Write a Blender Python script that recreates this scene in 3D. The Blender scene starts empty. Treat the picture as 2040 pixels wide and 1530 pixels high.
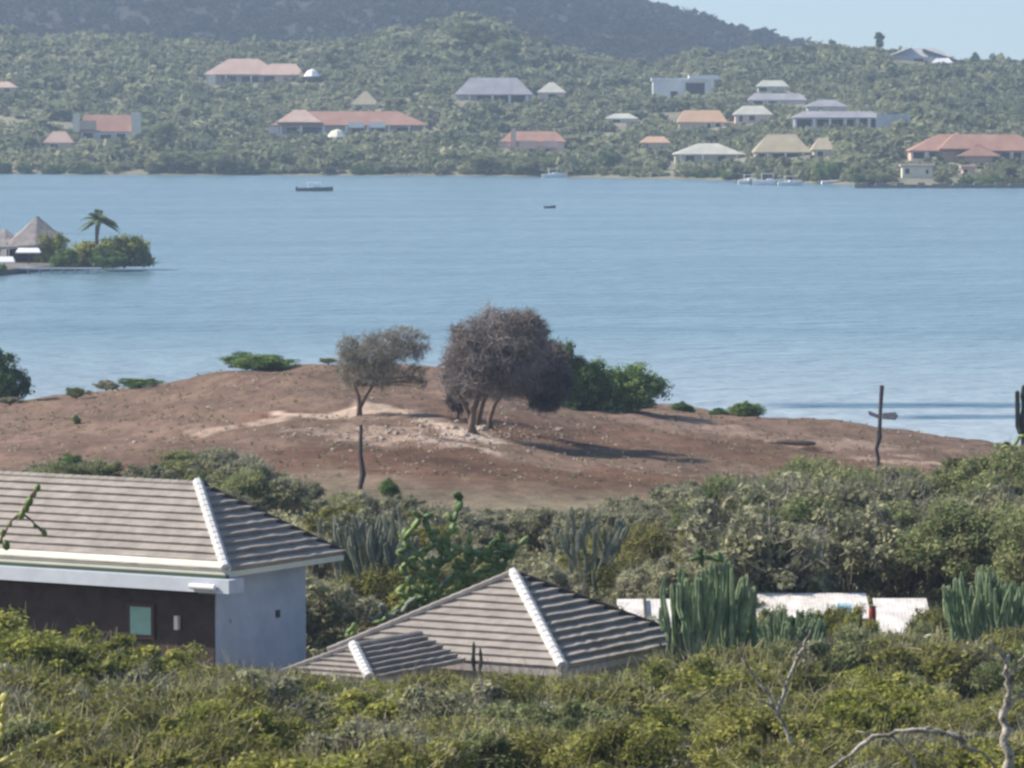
import bpy, math, random
import numpy as np
from mathutils import Vector, Matrix

# ------------------------------------------------------------------ camera, light, exposure
F = 10000.0; CX = 1020.0; CY = 765.0; HOR = 160.0; HC = 26.0      # photo pixels (2040 x 1530)
PITCH = math.atan((CY - HOR) / F)
SUN_EL = math.radians(40); SUN_AZ = (-0.993, 0.118)               # horizontal direction towards the sun
scene = bpy.context.scene
C = scene.collection
cam_d = bpy.data.cameras.new('camera'); cam = bpy.data.objects.new('camera', cam_d); C.objects.link(cam)
cam_d.sensor_width = 36; cam_d.lens = 36 * F / 2040; cam_d.clip_start = 1; cam_d.clip_end = 60000
cam.location = (0, 0, HC); cam.rotation_euler = (math.pi / 2 - PITCH, 0, 0)
scene.camera = cam
w = bpy.data.worlds.new('World'); scene.world = w; w.use_nodes = True
nt = w.node_tree; bg = nt.nodes['Background']
sky = nt.nodes.new('ShaderNodeTexSky'); sky.sky_type = 'NISHITA'; sky.sun_disc = False
sky.sun_elevation = SUN_EL; sky.sun_rotation = math.atan2(SUN_AZ[0], SUN_AZ[1])
sky.altitude = 20; sky.air_density = 1.0; sky.dust_density = 1.1; sky.ozone_density = 1.3
wtc = nt.nodes.new('ShaderNodeTexCoord'); wad = nt.nodes.new('ShaderNodeVectorMath'); wad.operation = 'ADD'; wad.inputs[1].default_value = (0, 0, .075)
nt.links.new(wtc.outputs['Generated'], wad.inputs[0]); nt.links.new(wad.outputs[0], sky.inputs[0])   # the pale band at the horizon sits slightly lower
nt.links.new(sky.outputs[0], bg.inputs[0]); bg.inputs[1].default_value = 0.11
sun_d = bpy.data.lights.new('sun', 'SUN'); sun_d.energy = 4.2; sun_d.angle = math.radians(0.5); sun_d.color = (1, 0.91, 0.79)
sun = bpy.data.objects.new('sun', sun_d); C.objects.link(sun)
sdir = Vector((SUN_AZ[0] * math.cos(SUN_EL), SUN_AZ[1] * math.cos(SUN_EL), math.sin(SUN_EL)))
sun.rotation_euler = sdir.to_track_quat('Z', 'Y').to_euler(); sun.location = (-60, 60, 120)
scene.view_settings.view_transform = 'Standard'; scene.view_settings.look = 'None'
scene.view_settings.exposure = 0.72; scene.view_settings.gamma = 1
scene.render.engine = 'CYCLES'
scene.cycles.use_denoising = True
scene.cycles.filter_width = 2.7
scene.cycles.max_bounces = 6; scene.cycles.diffuse_bounces = 3; scene.cycles.glossy_bounces = 2
scene.cycles.transmission_bounces = 4; scene.cycles.volume_bounces = 0; scene.cycles.transparent_max_bounces = 8

R = random.Random(7); NR = np.random.RandomState(11)

# ------------------------------------------------------------------ helpers
cp, sp = math.cos(PITCH), math.sin(PITCH)
def P(px, row, D):
    """the point at forward distance D that a photo pixel looks at"""
    f = cp * F + sp * (CY - row)
    return Vector(((px - CX) / f * D, D, HC + (-sp * F + cp * (CY - row)) / f * D))
def proj(x, y, z):
    v = Vector((x, y, z - HC)); d = v.y * cp - v.z * sp; u = v.y * sp + v.z * cp
    return CX + F * v.x / d, CY - F * u / d
def lerp_tab(t, x):
    return float(np.interp(x, [a for a, b in t], [b for a, b in t]))
def sstep(a, b, x):
    t = min(1, max(0, (x - a) / (b - a))); return t * t * (3 - 2 * t)

PROF = [(-60, 27), (-10, 24.8), (0, 24.2), (20, 21), (40, 17.8), (60, 14.8), (70, 14), (80, 13.6), (90, 12.8), (100, 11.4), (110, 10.4),
        (120, 9.4), (130, 8.3), (140, 7.4), (150, 7.3), (175, 7.6), (200, 7.6), (230, 7.2), (275, 6.5), (300, 6.6), (330, 6.6)]
CREST = [(-500, 815), (0, 802), (120, 792), (200, 782), (350, 766), (450, 748), (550, 737), (640, 728), (760, 728), (900, 735), (1000, 752), (1130, 786),
         (1330, 812), (1530, 836), (1700, 850), (1800, 862), (1900, 876), (2000, 890), (2300, 925)]
CRX = [(P(a, b, 330).x, P(a, b, 330).z) for a, b in CREST]
def bump(x, y):
    return 0.12 * math.sin(x * .31 + 1.3) * math.sin(y * .27) + 0.07 * math.sin(x * .9 + y * .4) + 0.04 * math.sin(x * 2.1 - y * 1.3)
def hn(x, y):
    b = lerp_tab(PROF, y)
    wq = sstep(190, 322, y)
    z = b * (1 - wq) + lerp_tab(CRX, x) * wq
    if y > 328: z -= (y - 328) ** 2 * 0.004
    return z + bump(x, y) * (0.6 + 0.8 * wq)

SHORE = [(-900, 1400), (-140, 1400), (-100, 1385), (0, 1368), (50, 1320), (90, 1245), (140, 1225), (900, 1215)]
CRESTF = [(-600, 60), (0, 78), (300, 92), (600, 98), (700, 92), (850, 62), (930, 34), (1000, 66), (1150, 122), (1300, 140), (1450, 118),
          (1600, 108), (1700, 110), (1760, 114), (1830, 120), (1900, 130), (2040, 142), (2600, 160)]
CFX = [(P(a, b, 1800).x, P(a, b, 1800).z) for a, b in CRESTF]
RIDGE = [(-2500, -250), (-800, -250), (0, -210), (600, -140), (1000, -60), (1200, -12), (1310, 14), (1400, 40), (1500, 67), (1560, 87), (1640, 106), (1700, 116), (1760, 124),
         (2040, 150), (2600, 175), (3200, 178)]
RDX = [(P(a, b, 2600).x, P(a, b, 2600).z) for a, b in RIDGE]
def hf(x, y):
    s = lerp_tab(SHORE, x); c = lerp_tab(CFX, x); r = lerp_tab(RDX, x)
    n = 1.2 * math.sin(x * .03 + 1) * math.sin(y * .021) + .6 * math.sin(x * .09 + y * .05)
    if y < s: return -0.04 * (s - y)
    if y < 1800:
        t = (y - s) / (1800 - s)
        return 0.6 * min(1, (y - s) / 3) + c * (0.25 * t + 0.75 * t ** 1.15) * 1.0 + n * min(1, (y - s) / 60) * (1 - max(0, t - .8) * 4)
    if y < 2050:
        t = (y - 1800) / 250; low = min(c * .6, 22)
        return c * (1 - sstep(0, 1, t)) + low * sstep(0, 1, t)
    if y < 2600:
        t = (y - 2050) / 550; low = min(c * .6, 22)
        g = 5 * math.sin(x * .02 + 2) * math.sin(t * 3.14) + 2.5 * math.sin(x * .055 + y * .01) * math.sin(t * 3.14)
        return low + (r - low) * t ** .9 + g
    return max(-3, r - (y - 2600) * 0.12)
def hit(px, row, far=False):
    D = 1150.0 if far else 62.0; st = 2.0 if far else .25; top = 2400 if far else 345
    h = hf if far else hn
    while D < top:
        p = P(px, row, D)
        if p.z <= h(p.x, p.y): return p
        D += st
    return P(px, row, top)

# ---- mesh builder
class MB:
    def __init__(s): s.v = []; s.f = []
    def add(s, vs, fs):
        o = len(s.v); s.v += [tuple(q) for q in vs]; s.f += [tuple(i + o for i in f) for f in fs]
    def box(s, x0, x1, y0, y1, z0, z1, M=None):
        vs = [Vector(q) for q in ((x0, y0, z0), (x1, y0, z0), (x1, y1, z0), (x0, y1, z0), (x0, y0, z1), (x1, y0, z1), (x1, y1, z1), (x0, y1, z1))]
        if M is not None: vs = [M @ q for q in vs]
        s.add(vs, [(0, 3, 2, 1), (4, 5, 6, 7), (0, 1, 5, 4), (1, 2, 6, 5), (2, 3, 7, 6), (3, 0, 4, 7)])
    def tube(s, pts, rad, n=6, ribs=0):
        pts = [Vector(p) for p in pts]; rings = []
        for i, p in enumerate(pts):
            d = (pts[min(i + 1, len(pts) - 1)] - pts[max(i - 1, 0)])
            d = d.normalized() if d.length > 1e-6 else Vector((0, 0, 1))
            u = d.cross(Vector((0, 1, .01))); u = u.normalized() if u.length > .05 else d.cross(Vector((1, 0, 0))).normalized()
            v = d.cross(u); r = rad[i] if isinstance(rad, (list, tuple)) else rad
            rings.append([p + (u * math.cos(a) + v * math.sin(a)) * r * (1 if not ribs or k % 2 == 0 else ribs)
                          for k in range(n) for a in [2 * math.pi * k / n]])
        vs = [q for g in rings for q in g]; fs = []
        for i in range(len(pts) - 1):
            for k in range(n): fs.append((i * n + k, i * n + (k + 1) % n, (i + 1) * n + (k + 1) % n, (i + 1) * n + k))
        fs.append(tuple(range(n))[::-1]); fs.append(tuple((len(pts) - 1) * n + k for k in range(n)))
        s.add(vs, fs)
    def ell(s, c, a, b, d, axis=None, nu=10, nv=6, jit=0.0, rs=None):
        c = Vector(c); ax = (Vector(axis) if axis is not None else Vector((0, 0, 1))).normalized()
        q = ax.to_track_quat('Z', 'Y').to_matrix(); vs = []; fs = []; rs = rs or R
        for j in range(nv + 1):
            t = math.pi * j / nv
            for i in range(nu):
                p = 2 * math.pi * i / nu; k = 1 + jit * (rs.random() - .5)
                vs.append(c + q @ Vector((a * math.sin(t) * math.cos(p) * k, b * math.sin(t) * math.sin(p) * k, d * math.cos(t) * k)))
        for j in range(nv):
            for i in range(nu): fs.append((j * nu + i, (j + 1) * nu + i, (j + 1) * nu + (i + 1) % nu, j * nu + (i + 1) % nu))
        s.add(vs, fs)
    def mesh(s, name, mat, smooth=False):
        m = bpy.data.meshes.new(name); m.from_pydata(s.v, [], s.f); m.update()
        if mat: m.materials.append(mat)
        if smooth: m.polygons.foreach_set('use_smooth', [True] * len(m.polygons))
        return m
    def build(s, name, mat, parent=None, smooth=False, loc=None):
        o = bpy.data.objects.new(name, s.mesh(name, mat, smooth)); C.objects.link(o)
        if parent is not None: o.parent = parent
        if loc is not None: o.location = loc
        return o
def quads_mesh(name, V, mat, tone=None):
    """V: (n,4,3) array"""
    n = V.shape[0]; m = bpy.data.meshes.new(name)
    m.vertices.add(4 * n); m.vertices.foreach_set('co', V.reshape(-1).astype(np.float32))
    m.loops.add(4 * n); m.loops.foreach_set('vertex_index', np.arange(4 * n, dtype=np.int32))
    m.polygons.add(n); m.polygons.foreach_set('loop_start', np.arange(0, 4 * n, 4, dtype=np.int32))
    m.polygons.foreach_set('loop_total', np.full(n, 4, np.int32))
    if tone is not None:
        a = m.attributes.new('tone', 'FLOAT', 'POINT'); a.data.foreach_set('value', np.repeat(tone, 4).astype(np.float32))
    m.materials.append(mat); m.update(calc_edges=True); m.validate(); return m
def link(name, mesh, parent=None):
    o = bpy.data.objects.new(name, mesh); C.objects.link(o)
    if parent is not None: o.parent = parent
    return o
def tag(o, label, cat, group=None, kind=None):
    o['label'] = label; o['category'] = cat
    if group: o['group'] = group
    if kind: o['kind'] = kind
    return o
def thing(name, label, cat, loc=(0, 0, 0), rz=0, group=None):
    o = bpy.data.objects.new(name, None); C.objects.link(o); o.location = loc; o.rotation_euler = (0, 0, rz)
    o.empty_display_size = .3
    return tag(o, label, cat, group)

# ---- materials
def mat(name, c1, c2=None, rough=.8, scale=2.0, bumpd=0.0, bscale=None, detail=6, spec=.3, wave=None, lo=.35, hi=.65, metal=0, coords='Object'):
    m = bpy.data.materials.new(name); m.use_nodes = True; n = m.node_tree.nodes; l = m.node_tree.links
    b = n['Principled BSDF']; b.inputs['Roughness'].default_value = rough; b.inputs['Specular IOR Level'].default_value = spec
    b.inputs['Metallic'].default_value = metal
    b.inputs['Base Color'].default_value = (*c1, 1)
    tc = n.new('ShaderNodeTexCoord')
    if c2:
        t = n.new('ShaderNodeTexNoise'); t.inputs['Scale'].default_value = scale; t.inputs['Detail'].default_value = detail; t.inputs['Roughness'].default_value = .65
        l.new(tc.outputs[coords], t.inputs['Vector'])
        r = n.new('ShaderNodeValToRGB'); r.color_ramp.elements[0].position = lo; r.color_ramp.elements[1].position = hi
        r.color_ramp.elements[0].color = (*c1, 1); r.color_ramp.elements[1].color = (*c2, 1)
        l.new(t.outputs[0], r.inputs[0]); l.new(r.outputs[0], b.inputs['Base Color'])
    if bumpd:
        t2 = n.new('ShaderNodeTexNoise'); t2.inputs['Scale'].default_value = bscale or scale * 4; t2.inputs['Detail'].default_value = 5
        l.new(tc.outputs[coords], t2.inputs['Vector'])
        bp = n.new('ShaderNodeBump'); bp.inputs['Distance'].default_value = bumpd; bp.inputs['Strength'].default_value = 1
        l.new(t2.outputs[0], bp.inputs['Height']); l.new(bp.outputs[0], b.inputs['Normal'])
    return m
def leafmat(name, c1, c2, c3, trans=.25, rnd=.25, nscale=.5):
    """tone attribute (per leaf) + a per-plant shift + soft patches"""
    m = bpy.data.materials.new(name); m.use_nodes = True; n = m.node_tree.nodes; l = m.node_tree.links
    n.remove(n['Principled BSDF']); out = n['Material Output']
    at = n.new('ShaderNodeAttribute'); at.attribute_name = 'tone'
    oi = n.new('ShaderNodeObjectInfo'); tc = n.new('ShaderNodeTexCoord')
    no = n.new('ShaderNodeTexNoise'); no.inputs['Scale'].default_value = nscale; l.new(tc.outputs['Object'], no.inputs['Vector'])
    a1 = n.new('ShaderNodeMath'); a1.operation = 'MULTIPLY_ADD'; l.new(oi.outputs['Random'], a1.inputs[0]); a1.inputs[1].default_value = rnd * 2; a1.inputs[2].default_value = -rnd
    a2 = n.new('ShaderNodeMath'); a2.operation = 'ADD'; l.new(a1.outputs[0], a2.inputs[0]); l.new(at.outputs['Fac'], a2.inputs[1])
    a3 = n.new('ShaderNodeMath'); a3.operation = 'MULTIPLY_ADD'; l.new(no.outputs[0], a3.inputs[0]); a3.inputs[1].default_value = .9; l.new(a2.outputs[0], a3.inputs[2])
    a4 = n.new('ShaderNodeMath'); a4.operation = 'SUBTRACT'; l.new(a3.outputs[0], a4.inputs[0]); a4.inputs[1].default_value = .45
    r = n.new('ShaderNodeValToRGB'); e = r.color_ramp.elements
    e[0].position = 0.05; e[0].color = (*c1, 1); e[1].position = .95; e[1].color = (*c3, 1); q = e.new(.5); q.color = (*c2, 1)
    l.new(a4.outputs[0], r.inputs[0])
    d = n.new('ShaderNodeBsdfDiffuse'); t = n.new('ShaderNodeBsdfTranslucent'); mx = n.new('ShaderNodeMixShader'); mx.inputs[0].default_value = trans
    l.new(r.outputs[0], d.inputs[0]); l.new(r.outputs[0], t.inputs[0]); l.new(d.outputs[0], mx.inputs[1]); l.new(t.outputs[0], mx.inputs[2]); l.new(mx.outputs[0], out.inputs[0])
    return m
M = {}
M['olive'] = leafmat('olive_leaves', (.135, .14, .035), (.255, .262, .07), (.39, .385, .125), trans=.4)
M['lime'] = leafmat('yellow_green_leaves', (.13, .15, .035), (.30, .32, .075), (.44, .43, .13), trans=.4)
M['grey'] = leafmat('grey_scrub_leaves', (.17, .18, .10), (.30, .305, .175), (.42, .415, .26), trans=.3)
M['green'] = leafmat('green_leaves', (.12, .155, .07), (.24, .28, .125), (.36, .39, .19), trans=.4)
M['deep'] = leafmat('deep_green_leaves', (.04, .08, .032), (.12, .205, .065), (.26, .35, .12), trans=.3)
M['twig'] = leafmat('dry_twigs', (.14, .12, .115), (.22, .193, .183), (.31, .275, .26), trans=.15)
M['twig_green'] = leafmat('grey_green_twigs', (.16, .15, .125), (.255, .24, .20), (.36, .34, .285), trans=.15)
M['twig_olive'] = leafmat('olive_twigs', (.17, .155, .08), (.28, .265, .15), (.40, .37, .24), trans=.1)
M['twig_dark'] = leafmat('shade_dark_dry_twigs', (.10, .085, .09), (.19, .165, .165), (.28, .25, .24), trans=.1)  # darker twig copy; puts the right-hand tree's shade into the colour
M['far'] = leafmat('far_scrub_leaves', (.12, .14, .08), (.225, .245, .14), (.34, .35, .21), nscale=.03, rnd=.12, trans=.6)
M['mtn'] = leafmat('mountain_scrub_leaves', (.022, .022, .024), (.045, .044, .042), (.085, .08, .07), nscale=.008, rnd=.1)
M['palm'] = leafmat('palm_leaves', (.06, .10, .055), (.13, .18, .09), (.24, .28, .15), nscale=.5)
M['bark'] = mat('bark', (.10, .07, .055), (.20, .15, .12), rough=.95, scale=3, bumpd=.02)
M['palebark'] = mat('pale_bark', (.13, .11, .09), (.48, .44, .38), rough=.9, scale=7, bumpd=.02, lo=.4, hi=.6)
M['darkwood'] = mat('dark_weathered_wood', (.035, .035, .04), (.09, .08, .08), rough=.9, scale=6)
M['greywood'] = mat('grey_weathered_wood', (.30, .27, .27), (.46, .42, .41), rough=.9, scale=8)
M['cactus'] = mat('cactus_skin', (.06, .11, .055), (.28, .35, .18), rough=.6, scale=1.6, bumpd=.01)
M['cactusgrey'] = mat('grey_cactus_skin', (.11, .13, .095), (.24, .25, .19), rough=.7, scale=2.0, bumpd=.01)
M['cactusdark'] = mat('dark_cactus_skin', (.022, .03, .024), (.06, .07, .055), rough=.7, scale=2)
M['pad'] = mat('pad_cactus_skin', (.05, .10, .03), (.20, .27, .07), rough=.5, scale=1.3, bumpd=.01, lo=.4, hi=.62)
M['yellowpad'] = mat('yellow_cactus_skin', (.22, .22, .04), (.42, .40, .12), rough=.5, scale=6)
M['tile'] = mat('concrete_roof_tile', (.245, .218, .195), (.35, .318, .288), rough=.85, scale=1.6, bumpd=.015, bscale=14)
M['cap'] = mat('pale_ridge_mortar', (.46, .46, .455), (.58, .575, .56), rough=.8, scale=3, bumpd=.02)
M['render'] = mat('blue_grey_render', (.38, .42, .50), (.49, .53, .62), rough=.9, scale=.9, bumpd=.006, bscale=9)
M['beam'] = mat('shade_blue_beam_paint', (.46, .50, .56), (.53, .57, .62), rough=.7, scale=2)  # white beam; the blue tint of its shade is put into the colour
M['white'] = mat('white_paint', (.74, .75, .76), (.84, .84, .84), rough=.6, scale=1.5)
M['cream'] = mat('cream_paint', (.60, .58, .47), (.72, .70, .58), rough=.7, scale=.6)
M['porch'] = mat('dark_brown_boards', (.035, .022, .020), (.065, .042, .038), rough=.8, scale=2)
M['teal'] = mat('pale_teal_pane', (.20, .38, .32), (.28, .46, .40), rough=.3, scale=2)
M['redframe'] = mat('dark_red_frame', (.06, .028, .024), rough=.6)
M['gutter'] = mat('dark_green_gutter', (.05, .08, .06), rough=.5)
M['black'] = mat('black_opening', (.012, .014, .018), rough=.4)
M['glass'] = mat('dark_glass', (.02, .035, .06), rough=.12, spec=.6)
M['bluegrey'] = mat('blue_grey_wall', (.36, .40, .46), (.46, .50, .56), rough=.8, scale=.4)
M['rock'] = mat('pale_rock', (.34, .27, .22), (.52, .44, .38), rough=.95, scale=2, bumpd=.05)
M['thatch'] = mat('grey_thatch', (.17, .155, .155), (.30, .275, .265), rough=1, scale=1.2, bumpd=.08, bscale=5)
M['hull'] = mat('dark_hull', (.07, .10, .13), rough=.4)
M['roofpink'] = mat('pink_clay_roof', (.46, .32, .26), (.56, .41, .34), rough=.9, scale=.25)
M['roofred'] = mat('red_clay_roof', (.32, .175, .13), (.40, .235, .18), rough=.9, scale=.25)
M['rooforange'] = mat('orange_clay_roof', (.48, .31, .20), (.56, .38, .26), rough=.9, scale=.25)
M['roofgrey'] = mat('grey_shingle_roof', (.25, .25, .28), (.35, .35, .37), rough=.9, scale=.25)
M['rooftan'] = mat('tan_thatch_roof', (.34, .29, .20), (.42, .37, .26), rough=1, scale=.3)
M['roofpale'] = mat('pale_thatch_roof', (.42, .42, .36), (.55, .54, .46), rough=1, scale=.3)
M['wallpink'] = mat('pink_wall', (.62, .44, .37), (.70, .52, .45), rough=.9, scale=.2)
M['walltan'] = mat('tan_wall', (.40, .35, .27), (.50, .44, .35), rough=.9, scale=.2)
M['wallgrey'] = mat('grey_wall', (.42, .42, .42), (.55, .54, .52), rough=.9, scale=.2)
M['stonewall'] = mat('quay_stone', (.13, .12, .11), (.22, .20, .18), rough=1, scale=.5)
M['bluetank'] = mat('pale_blue_plastic', (.38, .58, .66), (.48, .66, .72), rough=.4, scale=3)
M['redpaint'] = mat('red_paint', (.30, .05, .035), rough=.4)
M['whiteroof'] = mat('white_sheet_roof', (.52, .48, .44), (.80, .77, .73), rough=.6, scale=1.6)

# ------------------------------------------------------------------ water and far land
def water():
    m = bpy.data.materials.new('water'); m.use_nodes = True; n = m.node_tree.nodes; l = m.node_tree.links
    b = n['Principled BSDF']; b.inputs['IOR'].default_value = 1.33; b.inputs['Roughness'].default_value = .22
    tc = n.new('ShaderNodeTexCoord')
    sx = n.new('ShaderNodeSeparateXYZ'); l.new(tc.outputs['Object'], sx.inputs[0])
    sh = n.new('ShaderNodeMapRange'); sh.inputs[1].default_value = 520; sh.inputs[2].default_value = 355; l.new(sx.outputs['Y'], sh.inputs[0])   # sandy shallows off the headland, widened to paint in near-shore sheen
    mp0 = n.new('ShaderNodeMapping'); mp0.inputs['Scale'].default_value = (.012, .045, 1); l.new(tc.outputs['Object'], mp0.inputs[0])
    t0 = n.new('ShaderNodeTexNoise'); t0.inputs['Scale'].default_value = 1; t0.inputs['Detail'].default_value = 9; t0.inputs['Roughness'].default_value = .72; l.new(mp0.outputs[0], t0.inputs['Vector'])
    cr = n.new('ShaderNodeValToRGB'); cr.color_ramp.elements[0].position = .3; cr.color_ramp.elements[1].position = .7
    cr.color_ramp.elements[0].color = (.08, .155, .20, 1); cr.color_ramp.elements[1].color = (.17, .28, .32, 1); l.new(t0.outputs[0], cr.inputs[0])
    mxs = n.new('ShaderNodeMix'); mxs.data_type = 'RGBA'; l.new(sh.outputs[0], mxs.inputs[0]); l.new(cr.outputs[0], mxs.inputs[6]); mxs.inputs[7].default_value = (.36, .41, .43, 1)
    prev = mxs.outputs[2]
    for yc, hw_, x0_ in ((401.5, 3.2, 18), (388, 2.2, 27)):      # dark wind-ripple bands, their dark tone painted into the water colour
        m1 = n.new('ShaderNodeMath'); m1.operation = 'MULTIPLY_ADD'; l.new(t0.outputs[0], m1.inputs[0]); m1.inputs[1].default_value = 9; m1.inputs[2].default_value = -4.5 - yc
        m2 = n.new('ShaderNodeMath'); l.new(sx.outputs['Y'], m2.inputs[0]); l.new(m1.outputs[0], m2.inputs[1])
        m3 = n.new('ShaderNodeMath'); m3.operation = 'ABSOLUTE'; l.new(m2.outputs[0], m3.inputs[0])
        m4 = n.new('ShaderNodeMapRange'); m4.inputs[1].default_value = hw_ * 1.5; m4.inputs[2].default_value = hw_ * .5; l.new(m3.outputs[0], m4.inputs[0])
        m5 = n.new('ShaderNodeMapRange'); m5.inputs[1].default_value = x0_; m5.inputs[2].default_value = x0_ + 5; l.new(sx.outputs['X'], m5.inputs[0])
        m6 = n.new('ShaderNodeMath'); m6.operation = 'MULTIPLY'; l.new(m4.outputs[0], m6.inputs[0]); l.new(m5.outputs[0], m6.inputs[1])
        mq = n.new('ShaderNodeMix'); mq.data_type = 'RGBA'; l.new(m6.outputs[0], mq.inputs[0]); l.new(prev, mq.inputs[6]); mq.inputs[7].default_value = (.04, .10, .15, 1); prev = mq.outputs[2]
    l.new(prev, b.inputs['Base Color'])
    mp = n.new('ShaderNodeMapping'); mp.inputs['Scale'].default_value = (.45, .5, 1); l.new(tc.outputs['Object'], mp.inputs[0])
    t = n.new('ShaderNodeTexNoise'); t.inputs['Scale'].default_value = .55; t.inputs['Detail'].default_value = 5; t.inputs['Roughness'].default_value = .6; l.new(mp.outputs[0], t.inputs['Vector'])
    # wind patches: long bands of rougher and smoother water
    mp2 = n.new('ShaderNodeMapping'); mp2.inputs['Scale'].default_value = (.004, .03, 1); l.new(tc.outputs['Object'], mp2.inputs[0])
    t2 = n.new('ShaderNodeTexNoise'); t2.inputs['Scale'].default_value = 1; t2.inputs['Detail'].default_value = 4; l.new(mp2.outputs[0], t2.inputs['Vector'])
    mr = n.new('ShaderNodeMapRange'); mr.inputs[1].default_value = .3; mr.inputs[2].default_value = .7; mr.inputs[3].default_value = .3; mr.inputs[4].default_value = 1; l.new(t2.outputs[0], mr.inputs[0])
    bp = n.new('ShaderNodeBump'); bp.inputs['Distance'].default_value = .45; l.new(t.outputs[0], bp.inputs['Height']); l.new(mr.outputs[0], bp.inputs['Strength'])
    mp3 = n.new('ShaderNodeMapping'); mp3.inputs['Scale'].default_value = (.16, .22, 1); l.new(tc.outputs['Object'], mp3.inputs[0])
    t3 = n.new('ShaderNodeTexNoise'); t3.inputs['Scale'].default_value = 1; t3.inputs['Detail'].default_value = 3; l.new(mp3.outputs[0], t3.inputs['Vector'])
    bp2 = n.new('ShaderNodeBump'); bp2.inputs['Distance'].default_value = 1.6; l.new(t3.outputs[0], bp2.inputs['Height']); l.new(bp.outputs[0], bp2.inputs['Normal'])
    l.new(bp2.outputs[0], b.inputs['Normal'])
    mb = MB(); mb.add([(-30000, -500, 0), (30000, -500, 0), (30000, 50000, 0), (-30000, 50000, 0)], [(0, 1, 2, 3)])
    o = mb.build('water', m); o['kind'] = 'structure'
water()

def grid(name, xs, ys, h, m):
    nx, ny = len(xs), len(ys); V = np.array([(x, y, h(x, y)) for y in ys for x in xs], np.float32)
    me = bpy.data.meshes.new(name); i = np.arange(nx * ny).reshape(ny, nx)
    Fq = np.stack([i[:-1, :-1], i[:-1, 1:], i[1:, 1:], i[1:, :-1]], -1).reshape(-1, 4)
    me.vertices.add(len(V)); me.vertices.foreach_set('co', V.reshape(-1)); k = len(Fq)
    me.loops.add(4 * k); me.loops.foreach_set('vertex_index', Fq.reshape(-1).astype(np.int32))
    me.polygons.add(k); me.polygons.foreach_set('loop_start', np.arange(0, 4 * k, 4, dtype=np.int32)); me.polygons.foreach_set('loop_total', np.full(k, 4, np.int32))
    me.polygons.foreach_set('use_smooth', [True] * k)
    me.materials.append(m); me.update(calc_edges=True)
    o = bpy.data.objects.new(name, me); C.objects.link(o); return o, V
M['hill'] = mat('hill_earth', (.15, .145, .095), (.27, .245, .17), rough=1, scale=.03, detail=8, bumpd=.5, bscale=.3, coords='Object')
M['mtnearth'] = mat('mountain_earth', (.025, .024, .024), (.06, .055, .048), rough=1, scale=.012, detail=10, bumpd=1.5, bscale=.15)
ys = list(np.arange(1150, 1830, 5)) + list(np.arange(1830, 2051, 10))
g, _ = grid('hillside', np.arange(-700, 701, 7), ys, hf, M['hill']); g['kind'] = 'structure'
g, _ = grid('mountain', list(np.arange(-1400, 1401, 14)), list(np.arange(2050, 2620, 12)) + list(np.arange(2620, 4000, 60)), hf, M['mtnearth']); g['kind'] = 'structure'

# clump generators ------------------------------------------------
def leaf_quads(centres, size, elong=1.0, normals=None, rs=NR, up=.3):
    n = len(centres); a = rs.normal(size=(n, 3)); a[:, 2] *= .7
    if normals is not None: b0 = normals + rs.normal(size=(n, 3)) * .8
    else: b0 = rs.normal(size=(n, 3))
    b0[:, 2] += up + .35
    b0 /= np.linalg.norm(b0, axis=1)[:, None] + 1e-9
    u = np.cross(a, b0); u /= np.linalg.norm(u, axis=1)[:, None] + 1e-9
    v = np.cross(b0, u)
    s = size * (0.6 + .8 * rs.rand(n))[:, None] * .5
    return np.stack([centres - u * s * elong - v * s * .5, centres + u * s * elong * .2 - v * s, centres + u * s * elong + v * s * .5, centres - u * s * elong * .2 + v * s], 1)
def crown_pts(lobes, n, rs=NR, shell=.55, subl=None, seed_clumps=26, clump=.28):
    """points spread as clumps through a union of ellipsoid lobes: (cx,cy,cz,rx,ry,rz)"""
    L = np.array(lobes, float); vol = L[:, 3] * L[:, 5] ; pr = vol / vol.sum()
    pts = []; nor = []; tone = []
    nc = seed_clumps * len(L); k = rs.choice(len(L), nc, p=pr)
    d = rs.normal(size=(nc, 3)); d /= np.linalg.norm(d, axis=1)[:, None]
    rad = shell + (1 - shell) * rs.rand(nc) ** .6
    cc = L[k, :3] + d * L[k, 3:6] * rad[:, None]
    cr = clump * L[k, 3:6].mean(1) * (.6 + .8 * rs.rand(nc)); ct = rs.rand(nc)
    j = rs.randint(0, nc, n); e = rs.normal(size=(n, 3)); e /= np.linalg.norm(e, axis=1)[:, None]
    rr = rs.rand(n) ** .45
    p = cc[j] + e * (cr[j] * rr)[:, None] * np.array([1.15, 1.15, .8])
    return p, e, np.clip(.5 + (ct[j] - .5) * .7 + rs.normal(size=n) * .12, 0, 1)

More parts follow.
